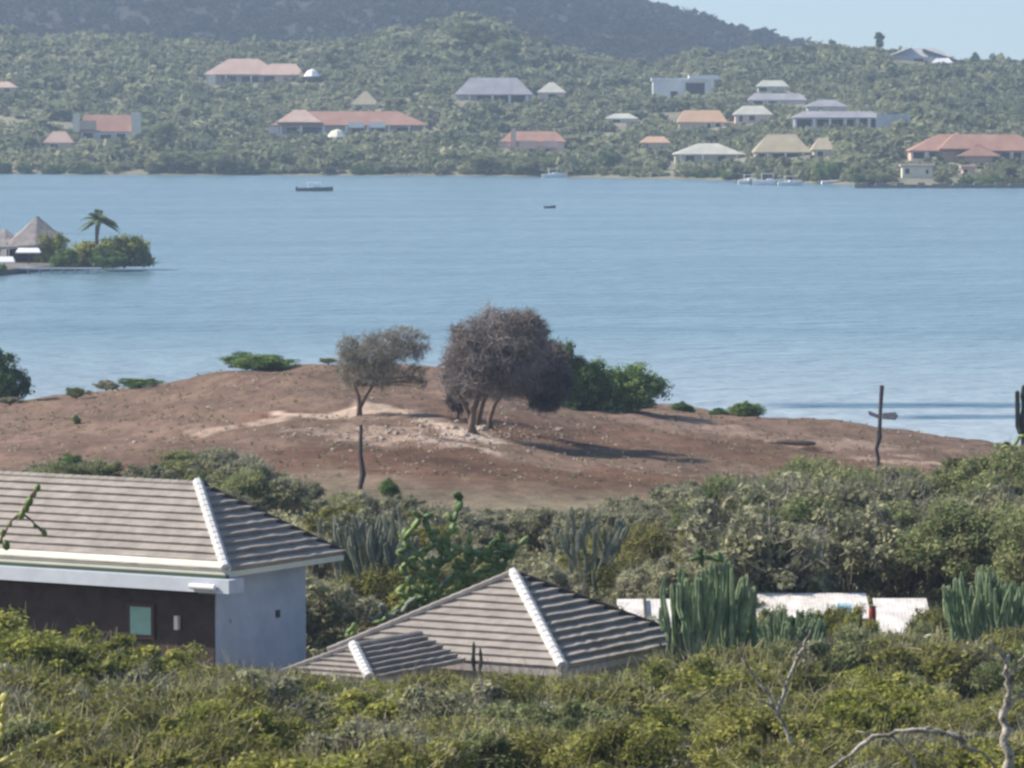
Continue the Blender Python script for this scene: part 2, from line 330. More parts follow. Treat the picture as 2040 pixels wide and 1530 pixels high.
# hillside scrub: merged
def scatter_far(name, mtl, n, xr, yr, hfun, rmin, rmax, q, lsz, dens=None, label='', cat='scrub', cull=None):
    protos = []
    for i in range(5):
        lob = [(0, 0, .45, .8, .8, .5), (NR.uniform(-.4, .4), NR.uniform(-.4, .4), .6, .5, .5, .4), (NR.uniform(-.5, .5), NR.uniform(-.5, .5), .35, .5, .5, .35)]
        p, e, t = crown_pts(lob, q, shell=.6, seed_clumps=7, clump=.4); protos.append((leaf_quads(p, lsz, normals=e * .6, up=1.0), t))
    allv = []; allt = []; c = 0; tries = 0
    while c < n and tries < n * 30:
        tries += 1
        x = NR.uniform(*xr); y = yr[0] + (yr[1] - yr[0]) * NR.rand() ** 1.0
        if dens and NR.rand() > dens(x, y): continue
        s = NR.uniform(rmin, rmax) * (1.7 if NR.rand() < .09 else 1)
        z = hfun(x, y)
        if z < .3: continue
        if cull and cull(x, y, z, s): continue
        v, t = protos[NR.randint(5)]; a = NR.uniform(0, 6.28); ca, sa = math.cos(a), math.sin(a)
        Mx = np.array([[ca, sa, 0], [-sa, ca, 0], [0, 0, 1]])
        sc = np.array([s, s, s * NR.uniform(.75, 1.15)])
        allv.append((v @ Mx) * sc + np.array([x, y, z - .1 * s])); allt.append(np.clip(t * .7 + .15 + NR.uniform(-.28, .28), 0, 1)); c += 1
    o = link(name, quads_mesh(name, np.concatenate(allv), mtl, np.concatenate(allt)))
    return tag(o, label, cat, kind='stuff')

# ------------------------------------------------------------------ far villas
FOOT = []   # footprints kept free of scrub: (x0, x1, y0, y1)
PROTECT = []  # photo windows that tall scrub in front must not cover: (px0, px1, row_bottom, D)
def hip_roof(mb, x0, x1, y0, y1, z0, z1, inset, over=.6, gable=False):
    x0 -= over; x1 += over; y0 -= over; y1 += over; ym = (y0 + y1) / 2
    if gable: inset = 0
    a, b = x0 + inset, x1 - inset
    v = [(x0, y0, z0), (x1, y0, z0), (x1, y1, z0), (x0, y1, z0), (a, ym, z1), (b, ym, z1),
         (x0, y0, z0 - .25), (x1, y0, z0 - .25), (x1, y1, z0 - .25), (x0, y1, z0 - .25)]
    mb.add(v, [(0, 1, 5, 4), (1, 2, 5), (2, 3, 4, 5), (3, 0, 4), (0, 6, 7, 1), (1, 7, 8, 2), (2, 8, 9, 3), (3, 9, 6, 0), (9, 8, 7, 6)])
def villa(label, px0, px1, rr, re, rb, roof, wall, depth=9, inset=None, openings=(), columns=(), porch=0, name='villa', flat=False, gable=False, chimneys=(), yaw=0, extras=None, D=None, cat='house', cols_m='white', drop=1.5):
    mid = (px0 + px1) / 2
    p = hit(mid, rb, True) if D is None else P(mid, rb, D)
    D = p.y; k = D / F; w = (px1 - px0) * k / 2; hw = (rb - re) * k; hr = (re - rr) * k
    T = thing(name, label, cat, (p.x, p.y, p.z), yaw)
    wy = porch
    b = MB(); b.box(-w + .5, w - .5, wy, depth, -drop, hw - .27); b.build('wall', M[wall], T)
    if porch:
        b = MB(); b.box(-w + .3, w - .3, 0, wy - .01, -drop, .12); b.build('terrace', M['wallgrey'], T)
    b = MB()
    if flat: b.box(-w, w, -.4, depth + .4, hw - .25, hw - .25 + max(hr, .4))
    else: hip_roof(b, -w, w, 0, depth, hw, hw + hr, inset if inset is not None else min(w * .5, depth * .5), .1, gable)
    rf = b.build('roof', M[roof], T)
    for (c0, c1, r0, r1) in chimneys:
        b = MB(); xa = (c0 - mid) * k; xb = (c1 - mid) * k; yy = depth * .35
        b.box(xa, xb, yy, yy + 1.2, (rb - r1) * k, (rb - r0) * k); b.box(xa - .15, xb + .15, yy - .15, yy + 1.35, (rb - r0) * k - .02, (rb - r0) * k + .25)
        b.build('chimney', M['cream'], rf)
    for op in openings:
        o0, o1, r0, r1 = op[:4]; kind = op[4] if len(op) > 4 else 'glass'
        xa = (o0 - mid) * k; xb = (o1 - mid) * k; za = (rb - r1) * k; zb = (rb - r0) * k
        za = max(za, -drop + .1); zb = min(zb, hw - .3)
        if zb - za < .3: za = zb - .8
        b = MB(); b.box(xa, xb, wy - .06, wy - .003, za, zb); wn = b.build('door' if kind == 'door' else 'window', M['black' if kind in ('door', 'glass') else kind], T)
        b = MB(); t = .12
        b.box(xa - t, xa, wy - .12, wy - .004, za, zb); b.box(xb, xb + t, wy - .12, wy - .004, za, zb); b.box(xa - t, xb + t, wy - .12, wy - .004, zb, zb + t)
        b.build('frame', M[cols_m], wn)
    for c in columns:
        xa = (c - mid) * k; b = MB(); b.box(xa - .22, xa + .22, .15, .59, -.5, hw - .26); b.box(xa - .3, xa + .3, .07, .67, hw - .55, hw - .27 - .005)
        b.build('column', M[cols_m], T)
    if extras: extras(T, k, mid, rb)
    FOOT.append((p.x - w - 1, p.x + w + 1, p.y - 2.5, p.y + depth + 1)); PROTECT.append((px0, px1, re + .4 * (rb - re), D, re))
    return T
def xbox(T, mid, rb, k, a, b_, r0, r1, y0, y1, m, name):
    mb = MB(); mb.box((a - mid) * k, (b_ - mid) * k, y0, y1, (rb - r1) * k, (rb - r0) * k); return mb.build(name, M[m], T)
def xhip(T, mid, rb, k, a, b_, rr, re, y0, y1, m, inset=2, name='roof', gable=False):
    mb = MB(); hip_roof(mb, (a - mid) * k, (b_ - mid) * k, y0, y1, (rb - re) * k, (rb - rr) * k, inset, .1, gable); return mb.build(name, M[m], T)

def exA(T, k, m, rb):
    xbox(T, m, rb, k, 416, 430, 148, 172, -1.5, -.1, 'cream', 'pillar')
    xhip(T, m, rb, k, 520, 606, 127, 149, -1.2, 8, 'roofpink', 3, 'wing_roof')
    xbox(T, m, rb, k, 548, 600, 150, 166, -.6, -.05, 'wallpink', 'wing_wall')
villa('pink hip roofed villa with cream pillar, highest house on the left of the far hillside', 406, 560, 117, 148, 166, 'roofpink', 'wallgrey', porch=2, depth=12, inset=8,
      openings=[(440, 470, 152, 164, 'door'), (480, 515, 152, 164, 'glass'), (525, 545, 152, 164, 'door')], columns=(450, 500), extras=exA)
def exB(T, k, m, rb):
    for a in (694, 736):
        xbox(T, m, rb, k, a, a + 32, 243, 254, -1.2, -1.0, 'white', 'awning')
    xbox(T, m, rb, k, 536, 556, 252, 282, -.3, 1.4, 'wallgrey', 'side_wall')
    xhip(T, m, rb, k, 552, 640, 219, 243, -.8, 9, 'roofpink', 5, 'wing_roof')
villa('long low villa under a pink red tile roof with two white awnings', 538, 852, 222, 249, 268, 'roofred', 'wallgrey', depth=11, porch=2.4, inset=9,
      openings=[(570, 592, 254, 266, 'door'), (602, 640, 253, 266, 'glass'), (700, 725, 256, 266, 'glass'), (740, 765, 256, 266, 'glass'), (790, 820, 254, 266, 'door')],
      columns=(560, 600, 645, 690, 733, 775, 815, 845), extras=exB)
villa('small tan gabled cottage behind the long pink red villa', 698, 756, 182, 208, 222, 'rooftan', 'walltan', depth=8, gable=False, inset=4.2, openings=[(708, 722, 210, 220, 'door')])
def exC(T, k, m, rb):
    xbox(T, m, rb, k, 262, 281, 224, 282, -.7, .9, 'cream', 'gable_pier')
    xbox(T, m, rb, k, 146, 159, 226, 262, -.7, .9, 'cream', 'gable_pier')
    xbox(T, m, rb, k, 159, 192, 240, 258, -.5, -.05, 'walltan', 'front_wall')
villa('two storey pink roofed house between two tall cream gable piers near the left shore', 158, 264, 229, 262, 288, 'roofred', 'wallgrey', depth=9, inset=1,
      openings=[(165, 186, 264, 276, 'door'), (200, 222, 268, 282, 'glass'), (232, 250, 266, 282, 'glass')], extras=exC)
villa('small pink roofed annex at the foot of the cream pier house on the left shore', 86, 146, 262, 284, 298, 'roofpink', 'walltan', depth=6, inset=2.6, openings=[(100, 116, 287, 296, 'glass')])
villa('grey hip roofed bungalow with dark window band in the middle of the hillside', 905, 1062, 155, 188, 207, 'roofgrey', 'wallgrey', depth=11, inset=5, porch=1.5,
      openings=[(950, 978, 190, 204), (984, 1012, 190, 204), (1018, 1046, 188, 204)], columns=(935, 981, 1015, 1050))
villa('small grey pink house close beside the grey hip roofed bungalow', 1070, 1128, 164, 184, 207, 'roofpale', 'wallpink', depth=8, inset=4, openings=[(1092, 1110, 187, 200)])
def exE(T, k, m, rb):
    xbox(T, m, rb, k, 1372, 1432, 150, 158, -1.4, 7, 'white', 'roof_slab')
    xbox(T, m, rb, k, 1415, 1422, 158, 196, -1.2, -.7, 'white', 'pier')
    xbox(T, m, rb, k, 1354, 1362, 158, 196, -1.2, -.7, 'white', 'pier')
villa('white modern flat roofed house with wide dark window high on the hillside', 1298, 1420, 154, 160, 198, 'white', 'white', depth=9, flat=True, openings=[(1366, 1404, 165, 188), (1336, 1350, 182, 198, 'door')], extras=exE)
villa('low orange roofed cottage below the white modern house', 1350, 1448, 220, 243, 258, 'rooforange', 'walltan', depth=8, inset=2, openings=[(1408, 1416, 245, 256, 'door'), (1425, 1436, 245, 253)])
villa('pale pink stone cottage between the orange roofed cottage and the long veranda house', 1462, 1540, 211, 228, 246, 'roofpale', 'wallpink', depth=8, inset=3, openings=[(1472, 1480, 230, 242, 'door'), (1492, 1504, 230, 240)])
def exG(T, k, m, rb):
    xbox(T, m, rb, k, 1745, 1812, 228, 262, -.6, 1.5, 'bluegrey', 'wing_wall')
    xbox(T, m, rb, k, 1604, 1680, 252, 262, -3.2, -2.2, 'wallgrey', 'garden_wall')
villa('long pale blue grey veranda house with a row of white columns', 1580, 1760, 222, 234, 262, 'roofgrey', 'bluegrey', depth=8, inset=3, porch=2.2,
      openings=[(1588, 1618, 238, 256), (1628, 1652, 238, 256), (1656, 1680, 238, 256), (1688, 1702, 238, 256), (1714, 1728, 236, 260, 'door'), (1736, 1752, 238, 254)],
      columns=(1584, 1622, 1654, 1684, 1708, 1732, 1756), extras=exG)
villa('low grey roofed building above the long veranda house', 1492, 1608, 186, 199, 210, 'roofgrey', 'wallgrey', depth=8, inset=2, openings=[(1500, 1520, 201, 208), (1530, 1548, 201, 208)])
villa('small weathered hut highest of the grey buildings right of centre', 1508, 1572, 160, 172, 184, 'roofpale', 'wallgrey', depth=6, inset=2, openings=[(1512, 1528, 174, 182)])
villa('low pale grey barn roof half sunk in scrub above the veranda house', 1606, 1690, 199, 212, 222, 'roofgrey', 'wallgrey', depth=8, inset=4, openings=[(1630, 1640, 214, 220)])
def exI(T, k, m, rb):
    xbox(T, m, rb, k, 1018, 1028, 256, 294, -1.2, 0.2, 'wallpink', 'chimney')
    xbox(T, m, rb, k, 1034, 1070, 280, 296, -1.6, -.1, 'wallpink', 'bay')
    xbox(T, m, rb, k, 1080, 1108, 280, 294, -1.6, -.1, 'wallpink', 'bay')
    xbox(T, m, rb, k, 1108, 1122, 284, 308, -2.2, -.6, 'wallpink', 'bay')
villa('pink walled house with deep red roof just behind the shore', 998, 1128, 262, 282, 305, 'roofred', 'wallpink', depth=9, inset=3, openings=[(1042, 1060, 297, 304), (1086, 1096, 296, 304, 'door')], extras=exI)
villa('little tan orange hut with one dark doorway near the shore right of centre', 1276, 1336, 272, 284, 300, 'rooforange', 'walltan', depth=6, inset=2, openings=[(1284, 1292, 286, 300, 'door')])
villa('tan thatched hip roofed house close to the boat dock', 1502, 1616, 268, 303, 318, 'rooftan', 'walltan', depth=12, inset=4, porch=2, openings=[(1510, 1524, 306, 317, 'door'), (1540, 1590, 306, 317)], columns=(1530, 1565, 1600))
villa('lower tan thatched wing to the right of the thatched dock house', 1618, 1664, 275, 298, 313, 'rooftan', 'walltan', depth=9, inset=2, openings=[(1628, 1640, 301, 311, 'door')])
villa('pale grey green thatched house left of the tan thatched dock house', 1342, 1482, 286, 307, 326, 'roofpale', 'roofpale', depth=10, inset=7, porch=1.5, openings=[(1366, 1384, 310, 322), (1430, 1446, 310, 322)], columns=(1356, 1400, 1468))
def exL(T, k, m, rb):
    xhip(T, m, rb, k, 1870, 1945, 262, 296, -2.5, 8, 'roofred', 5, 'wing_roof')
    xhip(T, m, rb, k, 1905, 1990, 288, 310, -4.5, 1, 'roofred', 6, 'porch_roof')
    xbox(T, m, rb, k, 1920, 1975, 310, 332, -3.2, -1.2, 'wallpink', 'porch_wall')
villa('large red tiled villa at the right edge of the far shore', 1812, 2090, 268, 300, 322, 'roofred', 'wallpink', depth=12, inset=8, porch=1.5,
      openings=[(1820, 1842, 303, 316, 'door'), (1852, 1868, 303, 317), (1995, 2012, 304, 318), (2020, 2036, 304, 318)], columns=(1846, 1872, 2016), extras=exL)
villa('small cream boathouse on the right shore below the large red tiled villa', 1794, 1862, 326, 330, 356, 'walltan', 'cream', depth=6, flat=True, openings=[(1803, 1812, 336, 346), (1844, 1850, 338, 346)])
villa('tiny pink shed in front of the large red tiled villa', 1914, 1946, 328, 334, 348, 'roofpink', 'wallpink', depth=4, flat=True, openings=[(1920, 1928, 337, 346, 'door')])
villa('low pale green roof hidden in trees above the pink shore house', 1206, 1272, 226, 236, 246, 'roofpale', 'wallgrey', depth=7, inset=3, openings=[(1220, 1236, 238, 244)])
villa('pale roofed hut at the far left edge of the hillside', -20, 34, 163, 174, 184, 'roofpink', 'walltan', depth=7, inset=3, openings=[(8, 20, 176, 182)])
def exO(T, k, m, rb):
    b = MB(); x = lambda q: (q - m) * k; z = lambda r: (rb - r) * k
    b.add([(x(1768), -1, z(112)), (x(1815), -1, z(94)), (x(1815), 8, z(94)), (x(1768), 8, z(112)), (x(1768), -1, z(114)), (x(1815), -1, z(96.5)), (x(1815), 8, z(96.5)), (x(1768), 8, z(114))],
          [(0, 1, 2, 3), (7, 6, 5, 4), (0, 4, 5, 1), (1, 5, 6, 2), (2, 6, 7, 3), (3, 7, 4, 0)]); b.build('roof_plane', M['wallgrey'], T)
    b = MB()
    b.add([(x(1838), -1, z(97)), (x(1922), -1, z(124)), (x(1922), 8, z(124)), (x(1838), 8, z(97)), (x(1838), -1, z(103)), (x(1922), -1, z(130)), (x(1922), 8, z(130)), (x(1838), 8, z(103))],
          [(3, 2, 1, 0), (4, 5, 6, 7), (1, 5, 4, 0), (2, 6, 5, 1), (3, 7, 6, 2), (0, 4, 7, 3)]); b.build('roof_plane', M['glass'], T)
    b = MB(); hip_roof(b, x(1858), x(1895), -3, 1.5, z(125), z(114), 1.5, .3); b.build('porch_roof', M['white'], T)
    xbox(T, m, rb, k, 1872, 1875, 125, 136, -2.7, -2.2, 'white', 'column')
villa('large white and dark roofed house standing on the ridge against the sky', 1776, 1902, 96, 113, 132, 'wallgrey', 'bluegrey', depth=7, gable=False, inset=7, openings=[(1820, 1840, 116, 126), (1880, 1898, 120, 128)], extras=exO, D=1775)

# umbrellas, awnings of the far shore
def umbrella(px, row_top, row_rim, row_base, hw, label, D=None, m='cream'):
    p = hit(px, row_base, True) if D is None else P(px, row_base, D); k = p.y / F
    T = thing('parasol', label, 'umbrella', p)
    n = 8; r = hw * k; zt = (row_base - row_top) * k; zr = (row_base - row_rim) * k
    b = MB(); rim = [(r * math.cos(6.283 * i / n), r * math.sin(6.283 * i / n), zr) for i in range(n)]
    mid = [(.55 * q[0], .55 * q[1], zr + (zt - zr) * .72) for q in rim]
    lo = [(q[0], q[1], zr - .25) for q in rim]
    b.add(rim + mid + [(0, 0, zt)] + lo, [(i, (i + 1) % n, n + (i + 1) % n, n + i) for i in range(n)] + [(n + i, n + (i + 1) % n, 2 * n) for i in range(n)] + [(i, 2 * n + 1 + i, 2 * n + 1 + (i + 1) % n, (i + 1) % n) for i in range(n)])
    b.build('canopy', M[m], T); b = MB(); b.tube([(0, 0, -1), (0, 0, zt)], .06, 6); b.build('pole', M['greywood'], T)
    FOOT.append((p.x - 2, p.x + 2, p.y - 8, p.y + 2)); PROTECT.append((px - hw, px + hw, row_rim + 3, p.y, row_rim))
umbrella(622, 137, 151, 165, 17, 'white parasol at the right end of the highest pink villa', m='white')
umbrella(672, 257, 272, 284, 21, 'big cream parasol in front of the long pink red villa')

# ------------------------------------------------------------------ boats and docks
def boat(label, px, row, L, H, yaw=0, canopy=True, dark=True, D=None, name='motorboat', group=None):
    k0 = (HC / ((row - HOR) / F)) if D is None else D
    p = P(px, row, k0); p.z = 0
    T = thing(name, label, 'boat', p, yaw, group)
    b = MB(); n = 9; sec = []
    for i in range(n):
        t = i / (n - 1); wdt = .17 * L * (1 - max(0, (t - .45) / .55) ** 2) * (.85 + .15 * min(1, t * 4)); x = (t - .5) * L; sh = H * (1 + .35 * t * t)
        wdt = max(wdt, .02)
        sec.append([(x, -wdt, sh), (x - .0, -wdt * .7, -.15), (x, 0, -.3), (x, wdt * .7, -.15), (x, wdt, sh), (x, wdt * .8, sh - .03), (x, 0, sh - .25 * H), (x, -wdt * .8, sh - .03)])
    vs = [q for s_ in sec for q in s_]; fs = []
    for i in range(n - 1):
        for j in range(8): fs.append((i * 8 + j, i * 8 + (j + 1) % 8, (i + 1) * 8 + (j + 1) % 8, (i + 1) * 8 + j))
    fs.append(tuple(range(8))); fs.append(tuple((n - 1) * 8 + j for j in range(8))[::-1])
    b.add(vs, fs); b.build('hull', M['hull' if dark else 'white'], T)
    if canopy:
        b = MB(); b.box(-.22 * L, .18 * L, -.11 * L, .11 * L, H * 2.5, H * 2.5 + .1); b.build('canopy', M['white'], T)
        b = MB()
        for sx in (-.2, .16):
            for sy in (-.1, .1): b.tube([(sx * L, sy * L, H * .8), (sx * L, sy * L, H * 2.5)], .04, 5)
        b.build('canopy_frame', M['white'], T)
        b = MB(); b.box(-.05 * L, .12 * L, -.08 * L, .08 * L, H * .7, H * 1.5); b.build('console', M['white'], T)
    b = MB(); b.box(-.55 * L, -.49 * L, -.12, .12, -.2, H * 1.3); b.build('outboard_motor', M['darkwood'], T)
    return T
boat('dark hulled motorboat with white canopy anchored alone off the left shore', 628, 380, 8.4, .75, yaw=.1)
boat('tiny dark dinghy drifting in mid channel', 1096, 414, 2.6, .4, yaw=.5, canopy=False, name='dinghy')
boat('white boat moored at the far shore below the pink walled house', 1103, 353, 6.5, .9, yaw=.1, dark=False)
boat('white motorboat at the left end of the cluster by the thatched dock house', 1492, 366, 6, .9, yaw=.2, dark=False)
boat('long white motorboat in the middle of the cluster by the thatched dock house', 1530, 368, 8, 1.1, yaw=-.1, dark=False)
boat('white motorboat at the right end of the cluster by the thatched dock house', 1574, 369, 6.5, .9, yaw=.15, dark=False)
boat('slim white boat pulled up alone right of the dock cluster', 1662, 366, 7.5, .8, yaw=.35, canopy=False, dark=False)
def dock(label, px, row, L):
    D = HC / ((row - HOR) / F); p = P(px, row, D); p.z = 0; T = thing('jetty', label, 'jetty', p)
    b = MB(); b.box(-L / 2, L / 2, 0, 2, .6, .8); b.build('deck', M['greywood'], T); b = MB()
    for i in range(6):
        for y in (.2, 1.8): b.tube([(-L / 2 + .3 + i * (L - .6) / 5, y, -1), (-L / 2 + .3 + i * (L - .6) / 5, y, .6)], .12, 6)
    b.build('piles', M['greywood'], T)
dock('low pale jetty on the far shore below the long pink red villa', 815, 350.5, 8)
dock('pale wooden jetty behind the moored boats by the thatched dock house', 1540, 364.5, 14)
# stone quay wall along the right shore
b = MB(); q0 = P(1700, 374, 1218); q1 = P(2080, 378, 1200)
for i in range(26):
    t = i / 26; x0 = q0.x + (q1.x - q0.x) * t; x1 = q0.x + (q1.x - q0.x) * (t + 1 / 26); h = 1.0 + .35 * math.sin(i * 2.3)
    b.box(x0, x1 - .05, 1214 + .2 * math.sin(i * 4.1), 1216.5, -1, h)
tag(b.build('quay_wall', M['stonewall']), 'dark stone quay wall along the right part of the far shore', 'wall')

# ------------------------------------------------------------------ far scrub
def infoot(x, y, m=0):
    for a, b_, c, d in FOOT:
        if a - m < x < b_ + m and c - m < y < d + m: return True
    return False
def cullfar(x, y, z, s):
    if math.sin(x * .045 + 2.1 * math.sin(y * .02)) * math.sin(y * .033 + x * .012) > .80 and NR.rand() < .7: return True   # clearings
    if infoot(x, y, .5 * s): return True
    px, top = proj(x, y, z + s * 1.0); hwp = s * F / y
    for a, b_, rb, D, re in PROTECT:
        if y < D and a - hwp * .6 < px < b_ + hwp * .6 and top < rb and proj(x, y, z)[1] > re: return True
    return False
scatter_far('hillside_scrub', M['far'], 11500, (-235, 235), (1222, 1830), hf, 1.4, 3.6, 84, .40, cull=cullfar, label='dense grey green thorn scrub covering the whole far hillside')
scatter_far('mountain_scrub', M['mtn'], 7500, (-320, 360), (2050, 2640), hf, 2.4, 4.6, 70, .42, label='dark dry scrub covering the mountain behind the far hillside')

# ------------------------------------------------------------------ tree and shrub prototypes
def limb_set(b, base, lobes, r0, n, rs, fork=.35, sub=3, trunkpts=None):
    """trunk and limbs reaching into the lobes"""
    base = Vector(base); tops = []
    fk = Vector((base.x + rs.uniform(-.1, .1), base.y, base.z + fork))
    b.tube([base - Vector((0, 0, .2)), base.lerp(fk, .5) + Vector((rs.uniform(-.05, .05), 0, 0)), fk], [r0 * 1.25, r0, r0 * .85], 7)
    for i in range(n):
        L = lobes[i % len(lobes)]
        t = Vector((L[0] + rs.uniform(-.5, .5) * L[3], L[1] + rs.uniform(-.5, .5) * L[4], L[2] + rs.uniform(-.2, .6) * L[5]))
        m1 = fk.lerp(t, .35) + Vector((rs.uniform(-.12, .12), rs.uniform(-.12, .12), -.05)) * (t - fk).length
        m2 = fk.lerp(t, .7) + Vector((rs.uniform(-.1, .1), rs.uniform(-.1, .1), .05)) * (t - fk).length
        b.tube([fk, m1, m2, t], [r0 * .55, r0 * .38, r0 * .22, r0 * .08], 5)
        for j in range(sub):
            s0 = m1.lerp(t, rs.uniform(0, .8)); d = Vector((rs.uniform(-1, 1), rs.uniform(-1, 1), rs.uniform(-.1, 1))) * L[3] * .7
            b.tube([s0, s0 + d * .5 + Vector((0, 0, .05)), s0 + d], [r0 * .18, r0 * .12, r0 * .04], 4)
def proto(kind, h, rad, n, lsz, mtl, seed, elong=1.0, nl=5, twigs=0, bark='bark', shell=.5, clumps=16, csz=.3, low=.35):
    rs = random.Random(seed); ns = np.random.RandomState(seed)
    lob = []
    for i in range(nl):
        a = 6.283 * i / nl + rs.uniform(-.4, .4); d = rad * rs.uniform(.25, .55) if i else 0
        lob.append((d * math.cos(a), d * math.sin(a), h * rs.uniform(low + .1, .68) if i else h * .6, rad * rs.uniform(.4, .62), rad * rs.uniform(.4, .62), h * rs.uniform(.22, .36)))
    p, e, t = crown_pts(lob, n, rs=ns, shell=shell, seed_clumps=clumps, clump=csz)
    p[:, 2] = np.maximum(p[:, 2], .04)
    V = leaf_quads(p, lsz, elong=elong, normals=e * .8, rs=ns, up=.65)
    if twigs:
        nt_ = twigs; c = p[ns.randint(0, len(p), nt_)]; d = c - np.array([0, 0, h * .1]); d /= np.linalg.norm(d, axis=1)[:, None]; d = d + ns.normal(size=d.shape) * .45
        ln = (.25 + .5 * ns.rand(nt_))[:, None] * rad * .35; sd = np.cross(d, ns.normal(size=d.shape)); sd /= np.linalg.norm(sd, axis=1)[:, None]; sd *= lsz * .16
        Vt = np.stack([c - d * ln - sd, c - d * ln + sd, c + d * ln * .6 + sd * .3, c + d * ln * .6 - sd * .3], 1)
    crown = quads_mesh('crown', V, mtl, t)
    b = MB(); limb_set(b, (0, 0, 0), lob, .05 + .018 * h, 7, rs, fork=h * .15, sub=4); br = b.mesh('branches', M[bark])
    tw = quads_mesh('twigs', Vt, M['twig_olive' if kind != 'grey' else 'twig_green'], np.clip(.5 + ns.normal(size=nt_) * .25, 0, 1)) if twigs else None
    return dict(kind=kind, h=h, rad=rad, crown=crown, branches=br, twigs=tw)
def place(pr, x, y, h, label, name='thorn_shrub', cat='shrub', group=None, wide=1.0, z=None, rz=None):
    s = h / pr['h']; z = hn(x, y) if z is None else z
    T = thing(name, label, cat, (x, y, z), R.uniform(0, 6.28) if rz is None else rz, group); T.scale = (s * wide, s * wide, s)
    o = link('crown', pr['crown'], T); o2 = link('branches', pr['branches'], T)
    if pr['twigs']: o3 = link('twigs', pr['twigs'], T)
    return T
PR = {}
PR['olive'] = [proto('olive', 2.2, 1.9, (13000, 9000, 12000, 7000, 10000)[i], (.07, .095, .075, .11, .08)[i], M['olive'], 20 + i, twigs=(1500, 2600, 900, 2000, 3200)[i], nl=(5, 7, 4, 6, 8)[i], shell=(.5, .3, .6, .4, .35)[i]) for i in range(5)]
PR['lime'] = [proto('lime', 3.0, 2.0, 12000, .10, M['lime'], 40 + i, twigs=600) for i in range(3)]
PR['grey'] = [proto('grey', 2.2, 1.8, 8500, .085, M['grey'], 60 + i, elong=1.4, twigs=2200, shell=.4) for i in range(4)]
PR['green'] = [proto('green', 3.6, 2.4, 13000, .105, M['green'], 80 + i, twigs=1500) for i in range(4)]
PR['mound'] = [proto('mound', 3.0, 2.6, 9000, .20, M['lime'], 140 + i, nl=8, clumps=26, csz=.36, low=.0) for i in range(2)]
PR['dome'] = [proto('dome', 3.0, 2.6, 24000, .11, M['deep'], 150 + i, nl=9, clumps=30, csz=.34, low=.0) for i in range(2)]
PR['deep'] = [proto('deep', 3.0, 2.6, 19000, .125, M['deep'], 100 + i, nl=7, clumps=26, csz=.34, low=.1) for i in range(4)]

# ------------------------------------------------------------------ near ground
def blot(px, row, hwp, hrow):
    p = hit(px, row); q = hit(px, min(row + hrow, 1500)); return (p.x, p.y, hwp * p.y / F, max(1.5, abs(p.y - q.y)))
PATCH = [  # (blot, colour, strength)
    (blot(560, 834, 170, 4), (.62, .48, .38), .9), (blot(690, 832, 70, 5), (.62, .48, .38), .9), (blot(860, 836, 110, 6), (.42, .32, .26), .5),
    (blot(700, 868, 110, 9), (.40, .30, .24), .7), (blot(800, 884, 150, 7), (.44, .33, .26), .8), (blot(930, 866, 70, 12), (.56, .46, .38), .9),
    (blot(1090, 878, 160, 6), (.36, .27, .22), .6), (blot(880, 890, 90, 5), (.48, .38, .30), .7),
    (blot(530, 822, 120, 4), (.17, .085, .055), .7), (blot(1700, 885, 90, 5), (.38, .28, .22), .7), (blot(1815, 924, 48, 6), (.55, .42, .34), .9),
    (blot(1800, 912, 60, 4), (.12, .07, .05), .7), (blot(1570, 882, 60, 5), (.07, .035, .025), .9), (blot(1400, 862, 200, 4), (.30, .215, .17), .6),  # darkest blot paints a shadow streak into the soil, under the log shape
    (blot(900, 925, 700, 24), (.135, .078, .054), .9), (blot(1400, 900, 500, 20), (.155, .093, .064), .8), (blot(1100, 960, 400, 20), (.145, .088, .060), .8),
    (blot(250, 860, 300, 14), (.24, .165, .13), .5), (blot(100, 900, 400, 12), (.19, .125, .098), .5)]
SOIL = np.array([.200, .138, .103]); BRUSH = np.array([.23, .195, .135]); SHOREC = np.array([.13, .12, .11])
